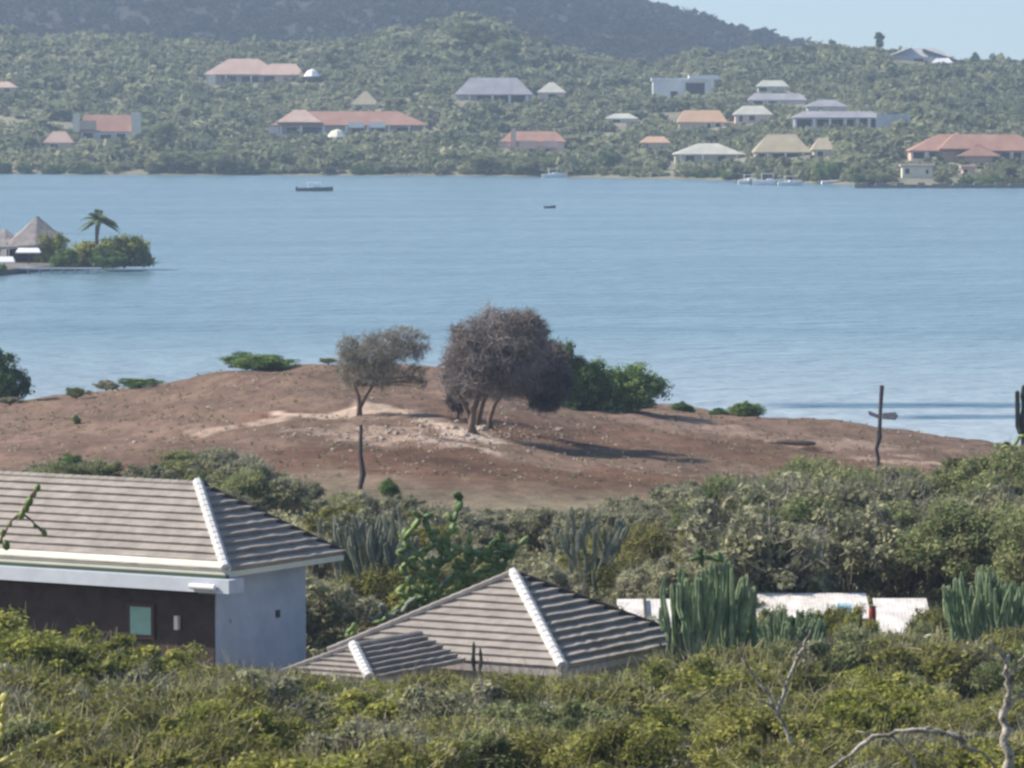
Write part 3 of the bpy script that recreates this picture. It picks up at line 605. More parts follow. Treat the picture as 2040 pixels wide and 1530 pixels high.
def near_ground():
    m = bpy.data.materials.new('dry_soil'); m.use_nodes = True; n = m.node_tree.nodes; l = m.node_tree.links
    b = n['Principled BSDF']; b.inputs['Roughness'].default_value = 1; b.inputs['Specular IOR Level'].default_value = .05
    a = n.new('ShaderNodeAttribute'); a.attribute_name = 'soil'; tc = n.new('ShaderNodeTexCoord')
    def nz(s, d=6, r=.65, sc=(1, 1, 1)):
        mp = n.new('ShaderNodeMapping'); mp.inputs['Scale'].default_value = sc; l.new(tc.outputs['Object'], mp.inputs[0])
        t = n.new('ShaderNodeTexNoise'); t.inputs['Scale'].default_value = s; t.inputs['Detail'].default_value = d; t.inputs['Roughness'].default_value = r; l.new(mp.outputs[0], t.inputs['Vector']); return t
    t1 = nz(1.2, 8, .7, (1, .35, 1)); r1 = n.new('ShaderNodeMapRange'); r1.inputs[1].default_value = .3; r1.inputs[2].default_value = .7; r1.inputs[3].default_value = .62; r1.inputs[4].default_value = 1.35; l.new(t1.outputs[0], r1.inputs[0])
    t3 = nz(.16, 3, .5, (1, .4, 1)); r3 = n.new('ShaderNodeMapRange'); r3.inputs[1].default_value = .35; r3.inputs[2].default_value = .65; r3.inputs[3].default_value = .82; r3.inputs[4].default_value = 1.16; l.new(t3.outputs[0], r3.inputs[0])
    mm = n.new('ShaderNodeMath'); mm.operation = 'MULTIPLY'; l.new(r1.outputs[0], mm.inputs[0]); l.new(r3.outputs[0], mm.inputs[1])
    mx = n.new('ShaderNodeVectorMath'); mx.operation = 'SCALE'; l.new(a.outputs['Vector'], mx.inputs[0]); l.new(mm.outputs[0], mx.inputs['Scale']); l.new(mx.outputs[0], b.inputs['Base Color'])
    t2 = nz(2.5, 6, .7); bp = n.new('ShaderNodeBump'); bp.inputs['Distance'].default_value = .22; l.new(t2.outputs[0], bp.inputs['Height']); l.new(bp.outputs[0], b.inputs['Normal'])
    xs = list(np.arange(-260, -48, 6)) + list(np.arange(-48, 48.1, .55)) + list(np.arange(54, 261, 6))
    ys = list(np.arange(-60, 60, 5)) + list(np.arange(60, 225, 1.2)) + list(np.arange(225, 345, .7)) + list(np.arange(345, 420, 4))
    o, V = grid('ground', xs, ys, hn, m); o['kind'] = 'structure'
    x, y = V[:, 0], V[:, 1]; rs = np.random.RandomState(3)
    jx = x + 1.4 * np.sin(y * .5 + x * .2) + .8 * np.sin(x * 1.3) + .5 * np.sin(x * 2.9 + y) ; jy = y + 3.2 * np.sin(x * .35 + 1) + 1.8 * np.sin(x * .83 + y * .1) + 1.3 * np.sin(x * 1.9 + 2) + .9 * np.sin(x * 3.7 + y * .6)
    wb = np.clip((248 + 5 * np.sin(x * .4) - y) / 26, 0, 1)[:, None]
    col = SOIL * (1 - wb) + BRUSH * wb
    for (bx, by, rx, ry), c, s in PATCH:
        d = np.sqrt(((jx - bx) / rx) ** 2 + ((jy - by) / ry) ** 2); k = np.clip((1.2 - d) / .3, 0, 1)[:, None] * s * (1 - wb * .7)
        col = col * (1 - k) + np.array(c) * k
    ws = np.clip((y - 336) / 10, 0, 1)[:, None]; col = col * (1 - ws) + SHOREC * ws
    at = o.data.attributes.new('soil', 'FLOAT_VECTOR', 'POINT'); at.data.foreach_set('vector', col.astype(np.float32).reshape(-1))
near_ground()

# ------------------------------------------------------------------ the two houses
def course_face(b, A, B, Ct, Dt, n, rise=.085, lift=0.0, wob=.012, rs=R):
    """overlapping tile courses between eave A->B and top Ct->Dt (Ct above A, Dt above B); normal points out"""
    A, B, Ct, Dt = map(Vector, (A, B, Ct, Dt)); nrm = (B - A).cross(Ct - A).normalized()
    if nrm.z < 0: nrm = -nrm
    for k in range(n):
        t0, t1 = k / n, (k + 1) / n
        l0, r0_ = A.lerp(Ct, t0), B.lerp(Dt, t0); l1, r1_ = A.lerp(Ct, t1), B.lerp(Dt, t1)
        seg = max(2, int((r0_ - l0).length / .33)); lo = []; up = []; bt = []
        for i in range(seg + 1):
            s = i / seg; wv = rise + rs.uniform(-wob, wob) * rise / .085
            lo.append(l0.lerp(r0_, s) + nrm * (lift + wv)); up.append(l1.lerp(r1_, s) + nrm * (lift + .004)); bt.append(l0.lerp(r0_, s) + nrm * (lift - .02))
        m = seg + 1; vs = lo + up + bt
        b.add(vs, [(i, i + 1, m + i + 1, m + i) for i in range(seg)] + [(2 * m + i, 2 * m + i + 1, i + 1, i) for i in range(seg)])
def capline(b, p, q, r=.12, n=14):
    p, q = Vector(p), Vector(q)
    for i in range(n):
        a = p.lerp(q, i / n); c = p.lerp(q, (i + 1.12) / n); b.tube([a + Vector((0, 0, .012)), c + Vector((0, 0, .0))], [r, r * .95], 8)
def frame2(theta, C0):
    fr = Vector((-math.cos(theta), math.sin(theta), 0)); sd = Vector((math.sin(theta), math.cos(theta), 0))
    def W(u, v, z): q = C0 + fr * u + sd * v; return Vector((q.x, q.y, z))     # u along the front to the left, v back along the side
    return W
def lbox(b, W, u0, u1, v0, v1, z0, z1):
    vs = [W(u, v, z) for z in (z0, z1) for (u, v) in ((u0, v0), (u1, v0), (u1, v1), (u0, v1))]
    b.add(vs, [(0, 1, 2, 3), (7, 6, 5, 4), (4, 5, 1, 0), (5, 6, 2, 1), (6, 7, 3, 2), (7, 4, 0, 3)])
def house_main():
    c = P(450, 1138, 150); W0 = frame2(math.radians(31), c); ze = c.z; L = 6.5; U = 20; zr = P(380, 966, 154.3).z
    T = thing('tiled_house', 'blue grey rendered house with striped tile roof and dark brown porch at the left edge', 'house', (c.x, c.y, hn(c.x, c.y)))
    org = Vector(T.location)
    W = lambda u, v, z: W0(u, v, z) - org
    a, h = L / 2, L / 2
    b = MB(); g = .05
    course_face(b, W(U, 0, ze), W(0, 0, ze), W(U - h, h, zr), W(h, h, zr), 11); front = b
    course_face(b, W(0, 0, ze), W(0, L, ze), W(h, h, zr), W(h, h, zr), 11, rise=.14)
    course_face(b, W(0, L, ze), W(U, L, ze), W(h, h, zr), W(U - h, h, zr), 11)
    course_face(b, W(U, L, ze), W(U, 0, ze), W(U - h, h, zr), W(U - h, h, zr), 11)
    rf = b.build('roof', M['tile'], T)
    b = MB(); capline(b, W(0, 0, ze + .06), W(h, h, zr + .06), .17, 16); b.build('hip_cap', M['cap'], rf)
    b = MB(); capline(b, W(0, L, ze + .04), W(h, h, zr + .04), .10, 16); b.build('hip_cap', M['porch'], rf)
    b = MB(); capline(b, W(h, h, zr + .02), W(U - h, h, zr + .02), .09, 40); b.build('ridge_cap', M['tile'], rf)
    b = MB(); A0, A1, T0, T1 = W(U, -.02, ze), W(-.02, -.02, ze), W(U - .2, .2, ze + .2 * (zr - ze) / h), W(.2, .2, ze + .2 * (zr - ze) / h)
    up = Vector((0, 0, .12)); b.add([A0 + up, A1 + up, T1 + up, T0 + up, A0, A1, T1, T0], [(0, 1, 2, 3), (0, 4, 5, 1), (1, 5, 6, 2), (2, 6, 7, 3), (3, 7, 4, 0)]); b.build('eave_flashing', M['cream'], rf)
    b = MB()      # fascia all round, soffit
    lbox(b, W, 0.02, U, .0, .05, ze - .12, ze - .03); lbox(b, W, 0.0, .05, .055, L, ze - .20, ze - .03); b.build('fascia', M['cream'], rf)
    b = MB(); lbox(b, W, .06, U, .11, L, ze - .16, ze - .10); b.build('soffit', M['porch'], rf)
    b = MB(); lbox(b, W, -.05, U, -.08, .1, ze - .225, ze - .125); b.build('gutter', M['gutter'], rf)
    zg = 6.6
    b = MB()      # rendered side block
    lbox(b, W, .72, 1.4, .55, 5.45, zg, ze - .165); lbox(b, W, 1.4, U - 1, 2.2, 5.45, zg, ze - .165); wl = b.build('wall', M['render'], T)
    b = MB(); lbox(b, W, .66, .719, 3.75, 3.93, ze - 1.78, ze - 1.56); b.build('vent', M['darkwood'], T)
    b = MB(); lbox(b, W, .67, .719, 1.25, 1.38, ze - 1.72, ze - 1.60); b.build('vent', M['bluegrey'], T)
    b = MB(); lbox(b, W, -.35, U, -.36, .45, ze - .64, ze - .23); b.build('porch_beam', M['beam'], T)
    b = MB(); b.tube([W(1.0, -.45, ze - .46), W(.1, -.45, ze - .46)], .085, 10); b.build('downpipe', M['white'], T)
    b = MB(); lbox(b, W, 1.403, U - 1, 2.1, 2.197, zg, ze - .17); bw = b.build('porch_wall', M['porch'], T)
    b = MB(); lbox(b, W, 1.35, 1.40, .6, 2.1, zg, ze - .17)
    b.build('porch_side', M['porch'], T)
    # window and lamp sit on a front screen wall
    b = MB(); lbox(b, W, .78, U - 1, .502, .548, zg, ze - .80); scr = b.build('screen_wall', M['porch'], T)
    z0, z1 = ze - 2.15, ze - 1.30
    b = MB(); lbox(b, W, 3.05, 3.85, .44, .49, z0, z1); wn = b.build('window', M['teal'], T)
    b = MB(); t = .12
    lbox(b, W, 2.93, 3.05, .42, .50, z0 - t, z1 + t); lbox(b, W, 3.85, 3.97, .42, .50, z0 - t, z1 + t); lbox(b, W, 3.05, 3.85, .42, .50, z1, z1 + t); lbox(b, W, 3.05, 3.85, .42, .50, z0 - t, z0)
    b.build('frame', M['redframe'], wn)
    b = MB(); lbox(b, W, 2.02, 2.16, .36, .50, ze - 1.92, ze - 1.50); b.build('wall_lamp', M['cream'], T)
house_main()
def house_pyr():
    c = P(1121, 1333, 140); W0 = frame2(math.radians(30.5), c); ze = c.z; L = 7.8; zr = P(1015, 1148, 145).z
    T = thing('tiled_house', 'pyramid roofed house with striped tiles and white hip line in the middle foreground', 'house', (c.x, c.y, hn(c.x, c.y)))
    org = Vector(T.location); W = lambda u, v, z: W0(u, v, z) - org
    h = L / 2
    b = MB(); ap = W(h, h, zr)
    for e0, e1, rs_ in (((L, 0), (0, 0), .085), ((0, 0), (0, L), .14), ((0, L), (L, L), .085), ((L, L), (L, 0), .085)):
        course_face(b, W(*e0, ze), W(*e1, ze), ap, ap, 12, rise=rs_)
    rf = b.build('roof', M['tile'], T)
    for (u, v), m, r in (((0, 0), 'cap', .17), ((L, 0), 'tile', .12), ((0, L), 'porch', .11), ((L, L), 'tile', .11)):
        b = MB(); capline(b, W(u, v, ze + .05), ap + Vector((0, 0, .06)), r, 18); b.build('hip_cap', M[m], rf)
    b = MB(); lbox(b, W, .03, L - .03, 0.0, .05, ze - .22, ze - .03); lbox(b, W, 0, .05, .055, L, ze - .22, ze - .03); b.build('fascia', M['greywood'], rf)
    b = MB(); lbox(b, W, .06, L - .06, .06, L - .06, ze - .15, ze - .10); b.build('soffit', M['porch'], rf)
    b = MB(); lbox(b, W, .6, L - .6, .6, L - .6, 6.2, ze - .155); b.build('wall', M['wallgrey'], T)
    # lower hipped porch roof at the front left
    k = P(737, 1356, 136.5); kr = P(692, 1291, 138.4); zk = k.z; fr = (W0(1, 0, 0) - W0(0, 0, 0)); sd = (W0(0, 1, 0) - W0(0, 0, 0))
    hw = 1.45
    p = lambda u, v, z: Vector((k.x, k.y, 0)) + Vector((fr.x * u + sd.x * v, fr.y * u + sd.y * v, z)) - org
    zt = kr.z; b = MB(); tp = p(hw, hw, zt); tb = p(hw, 5, zt)
    course_face(b, p(2 * hw, 0, zk), p(0, 0, zk), tp, tp, 6); course_face(b, p(0, 0, zk), p(0, 5, zk), tp, tb, 6, rise=.14); course_face(b, p(2 * hw, 5, zk), p(2 * hw, 0, zk), tb, tp, 6)
    r2 = b.build('porch_roof', M['tile'], T)
    b = MB(); capline(b, p(0, 0, zk + .05), tp + Vector((0, 0, .06)), .16, 9); b.build('hip_cap', M['cap'], r2)
    b = MB(); capline(b, p(2 * hw, 0, zk + .04), tp + Vector((0, 0, .04)), .10, 9); b.build('hip_cap', M['tile'], r2)
    b = MB(); capline(b, tp + Vector((0, 0, .04)), tb + Vector((0, 0, .04)), .10, 16); b.build('ridge_cap', M['tile'], r2)
    b = MB()
    for (u, v) in ((.3, .3), (2 * hw - .3, .3)):
        q = p(u, v, 0); b.tube([Vector((q.x, q.y, 6.6 - org.z)), Vector((q.x, q.y, zk - org.z - .02))], .1, 8)
    b.build('porch_post', M['greywood'], T)
house_pyr()

# pale sheds behind the cacti on the right
def shed(label, px0, px1, r_top, r_bot, D, depth, slope, wall='whiteroof', yaw=0, bars=0, drop=3):
    p = P((px0 + px1) / 2, r_bot, D); k = D / F; w = (px1 - px0) * k / 2; h = (r_bot - r_top) * k
    T = thing('shed', label, 'shed', p, yaw)
    b = MB(); n = max(4, int(2 * w / .12))
    for i in range(n):       # ribbed sheet roof sloping towards the camera
        xa = -w + 2 * w * i / n; xb = -w + 2 * w * (i + 1) / n; xm = (xa + xb) / 2
        for (x0, x1, z0, z1) in ((xa, xm, 0, .004), (xm, xb, .004, 0)):
            b.add([(x0, 0, z0), (x1, 0, z1), (x1, depth, h + z1), (x0, depth, h + z0)], [(0, 1, 2, 3)])
    b.box(-w, w, 0, .04, -.12, -.01)

    rf = b.build('roof', M[wall], T)
    b = MB(); b.box(-w + .3, w - .3, .4, depth - .4, -drop, -.13); b.build('wall', M['walltan'], T)
    b = MB(); b.box(-w * .3, -w * .3 + .9, .33, .397, -drop, -drop + 2.1); b.build('door', M['darkwood'], T)
    b = MB(); b.box(w * .2, w * .2 + .9, .33, .397, -drop + 1.1, -drop + 2); b.build('window', M['glass'], T)
    for i in range(bars):
        x = -w + 2 * w * (i + 1) / (bars + 1); bb = MB(); bb.box(x - .05, x + .05, -.03, depth, .08, .12, Matrix.Rotation(math.atan2(h, depth), 4, 'X')); bb.build('batten', M['darkwood'], rf)
    return T
shed('white sheet roofed shed just right of the pyramid roofed house', 1232, 1345, 1212, 1262, 160, 3.0, 0, bars=1)
shed('long low white roofed shed behind the dark green cacti', 1508, 1738, 1200, 1232, 163, 3.0, 0)
shed('short cream roofed shed at the right, nearer than the long white shed', 1752, 1862, 1212, 1272, 158, 3.2, 0)
def tank(px, row, D):
    p = P(px, row, D); T = thing('water_tank', 'pale blue water tank on the long white shed roof', 'water tank', p)
    b = MB(); b.tube([(-.24, 0, .22), (.24, 0, .22)], [.19, .19], 14); b.build('drum', M['bluetank'], T)
    b = MB(); b.box(-.3, -.2, -.3, .3, -.05, .06); b.box(.2, .3, -.3, .3, -.05, .06); b.build('cradle', M['darkwood'], T)
tank(1682, 1226, 161.5)
def barrel(px, row, D):
    p = P(px, row, D); T = thing('barrel', 'small red barrel between the long white shed and the cream shed', 'barrel', p)
    b = MB(); b.tube([(0, 0, 0), (0, 0, .18), (0, 0, .38), (0, 0, .55)], [.10, .12, .12, .10], 14); b.build('body', M['redpaint'], T)
    b = MB(); b.tube([(0, 0, .55), (0, 0, .58)], [.12, .12], 12); b.build('lid', M['darkwood'], T)
barrel(1738, 1244, 156)
def stone(label, px, row, D, r, m='rock', sq=.6, name='rock', group=None, z=None):
    p = P(px, row, D) if z is None else z
    b = MB(); b.ell((0, 0, 0), r, r * .8, r * sq, (R.uniform(-.3, .3), R.uniform(-.3, .3), 1), 9, 6, .28)
    o = b.build(name, M[m], None, loc=p); return tag(o, label, 'rock', group)
stone('pale flat boulder showing through the scrub right below the pyramid roof corner', 1148, 1384, 126, .34, 'whiteroof', .35)
stone('yellowish flat boulder at the end of the row below the pyramid roof', 1180, 1383, 126, .22, 'cream', .4)
stone('small pale boulder left of the others below the pyramid roof', 1062, 1388, 126, .24, 'cream', .3)
stone('pale boulder at the foot of the cream roofed shed', 1853, 1272, 150, .26, 'whiteroof', .5)
stone('whitish boulder between cream shed and scrub', 1775, 1262, 152, .28, 'whiteroof', .5)

# ------------------------------------------------------------------ headland: trees
def lobes_px(lst, D, org):
    out = []
    for (px, row, rx, rr, dd) in lst:
        p = P(px, row, D + dd); k = D / F; out.append((p.x - org.x, p.y - org.y, p.z - org.z, rx * k, rx * k * 1.2, rr * k))
    return out
def big_tree(label, base_px, base_row, trunks, lobes, ntw, mtl, seed, shade=1.0, leaf=0, tw=.038, droop=.0, name='thorn_tree', ln=(.18, .55), clumps=36, cs=.34):
    p = hit(base_px, base_row); T = thing(name, label, 'tree', p); D = p.y; ns = np.random.RandomState(seed); rs = random.Random(seed)
    L = lobes_px(lobes, D, p); k = D / F
    b = MB()
    for tr in trunks:     # polyline in photo pixels + radii in metres
        pts = [P(a, r_, D + dd) - p for (a, r_, dd, rad) in tr]; pts[0] = pts[0] - Vector((0, 0, .0)); 
        if tr[0][1] >= base_row - 6: pts[0].z = hn(p.x + pts[0].x, p.y + pts[0].y) - p.z - .15
        b.tube(pts, [q[3] for q in tr], 8)
        for i in range(16):
            l_ = L[rs.randrange(len(L))]; e = Vector((l_[0] + rs.uniform(-.8, .8) * l_[3], l_[1] + rs.uniform(-.7, .7) * l_[4], l_[2] + rs.uniform(-.5, .8) * l_[5]))
            s0 = pts[-1]; m1 = s0.lerp(e, .4) + Vector((rs.uniform(-.2, .2), rs.uniform(-.2, .2), rs.uniform(-.1, .3))); r0 = tr[-1][3]
            b.tube([s0, m1, s0.lerp(e, .75) + Vector((rs.uniform(-.15, .15), 0, .1)), e], [r0 * .7, r0 * .5, r0 * .3, r0 * .1], 5)
    b.build('trunk', M['bark'], T, smooth=True)
    pp, e, t = crown_pts(L, ntw, rs=ns, shell=.3, seed_clumps=clumps, clump=cs)
    d = e + ns.normal(size=e.shape) * .7; d[:, 2] -= droop; d /= np.linalg.norm(d, axis=1)[:, None]
    l_ = (ln[0] + (ln[1] - ln[0]) * ns.rand(ntw))[:, None]; sd = np.cross(d, ns.normal(size=d.shape)); sd /= np.linalg.norm(sd, axis=1)[:, None]; sd *= tw * (.5 + ns.rand(ntw))[:, None]
    V = np.stack([pp - d * l_ - sd, pp - d * l_ + sd, pp + d * l_ + sd * .4, pp + d * l_ - sd * .4], 1)
    link('crown', quads_mesh('crown', V, mtl, t), T)
    if leaf:
        pl, e2, t2 = crown_pts(L, leaf, rs=ns, shell=.4, seed_clumps=20, clump=.3)
        link('leaves', quads_mesh('leaves', leaf_quads(pl, .10, normals=e2, rs=ns), M['grey'], t2), T)
    return T
big_tree('largest grey brown thorn tree with round twiggy crown on the bare headland', 942, 864,
         [[(938, 864, 0, .22), (940, 845, 0, .19), (944, 815, 0, .17), (955, 790, .2, .13)], [(946, 862, .3, .17), (936, 830, .2, .14), (922, 800, 0, .12), (905, 775, -.2, .08)],
          [(952, 846, .6, .13), (962, 805, .4, .11), (975, 770, .3, .09)]],
         [(1000, 690, 92, 78, 0), (975, 735, 98, 62, .3), (940, 700, 58, 55, -.3), (1045, 670, 52, 50, .5), (925, 762, 46, 34, .4)],
         30000, M['twig'], 5, leaf=600, clumps=150, cs=.22, tw=.017, droop=.25, ln=(.12, .45))
big_tree('dense thorn tree painted darker for shade, leaning right behind the largest tree on the headland', 980, 856,
         [[(978, 856, 0, .17), (975, 835, 0, .14), (985, 805, 0, .13), (1005, 780, 0, .10)]],
         [(1060, 730, 72, 56, 0), (1088, 762, 48, 42, .3), (1030, 752, 58, 32, -.3), (1085, 798, 30, 24, .1), (1105, 775, 30, 26, 0)],
         28000, M['twig_dark'], 6, leaf=300, tw=.019, clumps=110, cs=.26, droop=.6, ln=(.12, .45))
big_tree('sparse grey green thorn tree standing alone left of the two large trees', 717, 828,
         [[(716, 829, 0, .19), (716, 812, 0, .15), (714, 790, 0, .12), (706, 768, 0, .08)], [(718, 812, 0, .11), (732, 785, 0, .08), (745, 765, .2, .06)]],
         [(735, 705, 60, 42, 0), (705, 735, 40, 42, .3), (775, 695, 60, 34, 0), (800, 668, 40, 18, 0), (755, 745, 60, 30, -.2), (695, 695, 24, 28, 0), (828, 690, 30, 30, .2), (825, 745, 26, 18, 0), (838, 765, 12, 12, 0)],
         7800, M['twig_green'], 8, leaf=200, tw=.013, clumps=120, cs=.20, ln=(.12, .42), droop=.2)
def branch_thing(label, lines, D, m, name='bare_branch', cat='branch', n=7, z0=None):
    p0 = P(*lines[0][0][:2], D); T = thing(name, label, cat, p0)
    for i, ln in enumerate(lines):
        b = MB(); ps = []; rr = []; rj = random.Random(i + len(label))
        for j in range(len(ln) - 1):
            A, Bq = P(ln[j][0], ln[j][1], D) - p0, P(ln[j + 1][0], ln[j + 1][1], D) - p0; m_ = 4
            for t in range(m_):
                ps.append(A.lerp(Bq, t / m_) + Vector([rj.uniform(-1, 1) * .45 * ln[j][2] * D / F for _ in range(3)])); rr.append((ln[j][2] + (ln[j + 1][2] - ln[j][2]) * t / m_) * rj.uniform(.6, .95) * D / F)
        ps.append(P(ln[-1][0], ln[-1][1], D) - p0); rr.append(ln[-1][2] * .5 * D / F); b.tube(ps, rr, n)
        for j in range(2, len(ps) - 1, 2):
            if n == 7 and m == 'palebark' and rj.random() < .6:
                d = Vector((rj.uniform(-1, 1), rj.uniform(-.5, .5), rj.uniform(.0, 1))).normalized() * rj.uniform(.12, .35); b.tube([ps[j], ps[j] + d * .5 + Vector((0, 0, .02)), ps[j] + d], [rr[j] * .4, rr[j] * .3, rr[j] * .12], 5)
        b.build('trunk' if i == 0 else 'branch', M[m], T, smooth=True)
    return T
# small dead stem beside the big trees
big_tree('stunted dry sapling left of the largest thorn tree trunk', 911, 838, [[(911, 838, 0, .10), (913, 822, 0, .07), (908, 806, 0, .05)]],
         [(905, 800, 14, 12, 0), (918, 808, 8, 10, 0)], 500, M['twig_dark'], 9, name='sapling')
# dark green bushes on the crest
def crest_bush(px, rowt, rowb, hwp, label, kind='deep', D=None, name='round_bush', i=None):
    p = hit(px, rowb + 2) if D is None else P(px, rowb, D)
    k = p.y / F; h = (rowb - rowt) * k; pr = PR[kind][(i if i is not None else R.randrange(9)) % len(PR[kind])]
    wide = hwp * k / (pr['rad'] * 1.02) / (h / pr['h'])
    x, y = p.x, p.y
    z = max(hn(x, y), P(px, rowb, y).z - 1.2) if D is not None else hn(x, y)
    hh = P(px, rowt, y).z - z
    return place(pr, x, y, hh * 1.02, label, name=name, wide=wide * h / hh, z=z)
crest_bush(1118, 680, 775, 56, 'green bush half hidden behind the dark thorn tree on the headland', 'deep', D=318, i=0)
crest_bush(1160, 714, 800, 62, 'deep green bush between the dark thorn tree and the broad round bush', 'dome', D=318, i=1)
crest_bush(1243, 716, 808, 92, 'broad round bright green bush at the right end of the headland bushes', 'dome', D=319, i=2)
crest_bush(524, 704, 748, 84, 'long low dark green bush on the crest left of the lone thorn tree', 'dome', D=332, i=3)
crest_bush(655, 713, 730, 30, 'small grey green bush on the crest beside the lone thorn tree', 'green', D=332)
crest_bush(0, 692, 780, 66, 'dark green tree at the left edge of the photo above the shore', 'deep', D=335, i=1)
crest_bush(152, 771, 796, 34, 'small bright green bush low on the left crest', 'green', D=326)
crest_bush(278, 754, 777, 46, 'flat dark green bush on the left crest right of the small bright one', 'deep', D=331, i=0)
crest_bush(212, 757, 780, 30, 'grey weathered bush on the left crest between two green ones', 'grey', D=334)
crest_bush(430, 742, 756, 34, 'faint grey bush on the crest left of the long dark green bush', 'grey', D=334)
crest_bush(1358, 800, 816, 30, 'little green bush on the crest just right of the broad round bush', 'deep', D=328, i=2)
crest_bush(1485, 798, 832, 48, 'low dark green bush alone on the right crest above the water', 'deep', D=331, i=3)
crest_bush(1430, 812, 826, 24, 'tiny dark bush left of the low bush on the right crest', 'deep', D=331, i=1)
crest_bush(152, 826, 842, 10, 'tiny dark round bush alone on the bare left slope', 'deep', i=1)
crest_bush(145, 906, 950, 42, 'dark blue green bush just above the left house roof', 'deep', i=0)
crest_bush(775, 952, 996, 26, 'dark olive bush below the thin dark post', 'deep', i=2)
crest_bush(20, 790, 815, 36, 'grey green shrub at the left edge below the shore tree', 'grey', D=325)

# rocks by the big trees
for (px, row, r, lb) in ((905, 856, .34, 'pale rock left of the big thorn tree trunks'), (925, 872, .42, 'largest pale rock at the foot of the big thorn tree'), (960, 858, .36, 'white rock between the two big thorn tree trunks'),
                         (940, 876, .25, 'small pinkish rock in front of the largest thorn tree trunk'), (885, 868, .22, 'low tan rock at the left end of the rocks under the big trees')):
    p = hit(px, row); stone(lb, px, row, p.y, r, 'rock', .55, z=p + Vector((0, 0, r * .2)))
# signpost on the right and post at the left
def signpost():
    T = thing('signpost', 'tall dark wooden signpost with grey crossboard on the right of the headland', 'signpost', P(1746, 955, 226)); o = Vector(T.location); D = 226
    q = lambda a, r, d=0: P(a, r, D + d) - o
    b = MB(); b.tube([q(1746, 965), q(1750, 915), q(1746, 895), q(1752, 872)], [.09, .08, .09, .11], 7); b.tube([q(1752, 874), q(1751, 858)], [.13, .11], 8)
    b.tube([q(1752, 862), q(1754, 815), q(1757, 768)], [.09, .085, .10], 8); b.build('post', M['darkwood'], T)
    b = MB(); a0 = q(1758, 821, -.2); b.add([q(1758, 823, -.2), q(1784, 821, -.2), q(1790, 829, -.2), q(1784, 837, -.2), q(1758, 835, -.2), q(1758, 823, -.13), q(1784, 821, -.13), q(1790, 829, -.13), q(1784, 837, -.13), q(1758, 835, -.13)],
        [(0, 4, 3, 2, 1), (5, 6, 7, 8, 9), (0, 1, 6, 5), (1, 2, 7, 6), (2, 3, 8, 7), (3, 4, 9, 8), (4, 0, 5, 9)]); b.build('board', M['greywood'], T)
    b = MB(); b.add([q(1730, 818, .1), q(1750, 826, .1), q(1750, 834, .1), q(1731, 827, .1), q(1730, 818, .18), q(1750, 826, .18), q(1750, 834, .18), q(1731, 827, .18)],
        [(0, 3, 2, 1), (4, 5, 6, 7), (0, 1, 5, 4), (1, 2, 6, 5), (2, 3, 7, 6), (3, 0, 4, 7)]); b.build('board', M['greywood'], T)
signpost()
p = hit(722, 975); D0 = p.y; b = MB(); b.tube([P(719, 846, D0) - p, P(718, 905, D0) - p, P(723, 945, D0) - p, P(716, 978, D0) - p], [.08, .10, .15, .10], 7)
tag(b.build('wooden_post', M['darkwood'], None, loc=p), 'thin dark leaning post in the brown field below the lone thorn tree', 'post')
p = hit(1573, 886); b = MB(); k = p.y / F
b.tube([(-50 * k, .5, .10), (-20 * k, .1, .16), (15 * k, 0, .18), (50 * k, -.6, .10)], [.13, .22, .22, .10], 8); b.tube([(-18 * k, .1, .16), (-6 * k, .4, .4)], [.08, .04], 5)  # dark log shape added where a shadow streak lies
tag(b.build('shadow_streak_log', M['bark'], None, loc=p, smooth=True), 'dark log shape standing in for a shadow streak on the bare right slope', 'log')

# ------------------------------------------------------------------ cacti
def cactus(label, stems, D, m='cactus', name='columnar_cactus', rad=.13, arms=.6):
    """stems: (px_base,row_base,px_top,row_top,dd)"""
    a = stems[0]; p0 = P(a[0], a[1], D); gz = min(hn(p0.x, p0.y), p0.z); o = Vector((p0.x, p0.y, hn(p0.x, p0.y)))
    T = thing(name, label, 'cactus', o)
    for (xb, rb, xt, rt, dd) in stems:
        A = P(xb, rb, D + dd) - o; Bq = P(xt, rt, D + dd) - o; A.z = min(A.z, 0) if abs(A.z) < 1.2 else A.z
        r = rad * R.uniform(.6, 1.1); n = 8; ph = R.uniform(0, 6); wl = min(1, ((Bq - A).length / 2.2) ** 2); kx = R.uniform(-.09, .09) * wl; ky = R.uniform(-.1, .1) * wl; pts = []; rr = []
        for i in range(n):
            t = i / (n - 1); q = A.lerp(Bq, t); q.x += (Bq.x - A.x) * .6 * (math.sin(t * math.pi / 2) - t) + kx * math.sin(t * 7 + ph); q.y += ky * math.sin(t * 5 + ph); pts.append(q); rr.append(r * (.82 + .2 * math.sin(t * 13 + ph)) * (1 if t < .95 else .6))
        pts.append(pts[-1] + Vector((0, 0, .08))); rr.append(r * .15)
        b = MB(); b.tube(pts, rr, 14, ribs=.66)
        if arms and R.random() < arms:
            i0 = R.choice((2, 3, 4)); sgn = R.choice((-1, 1)); a0 = pts[i0]; ln = (pts[-1] - a0).length * R.uniform(.5, .9); rb_ = rr[i0] * .8
            b.tube([a0, a0 + Vector((sgn * .16, R.uniform(-.1, .1), .05)), a0 + Vector((sgn * .24, 0, .3)), a0 + Vector((sgn * R.uniform(.2, .34), 0, ln)), a0 + Vector((sgn * .27, 0, ln + .07))], [rb_, rb_, rb_, rb_ * .9, rb_ * .2], 14, ribs=.66)
        b.build('stem', M[m], T)
    return T
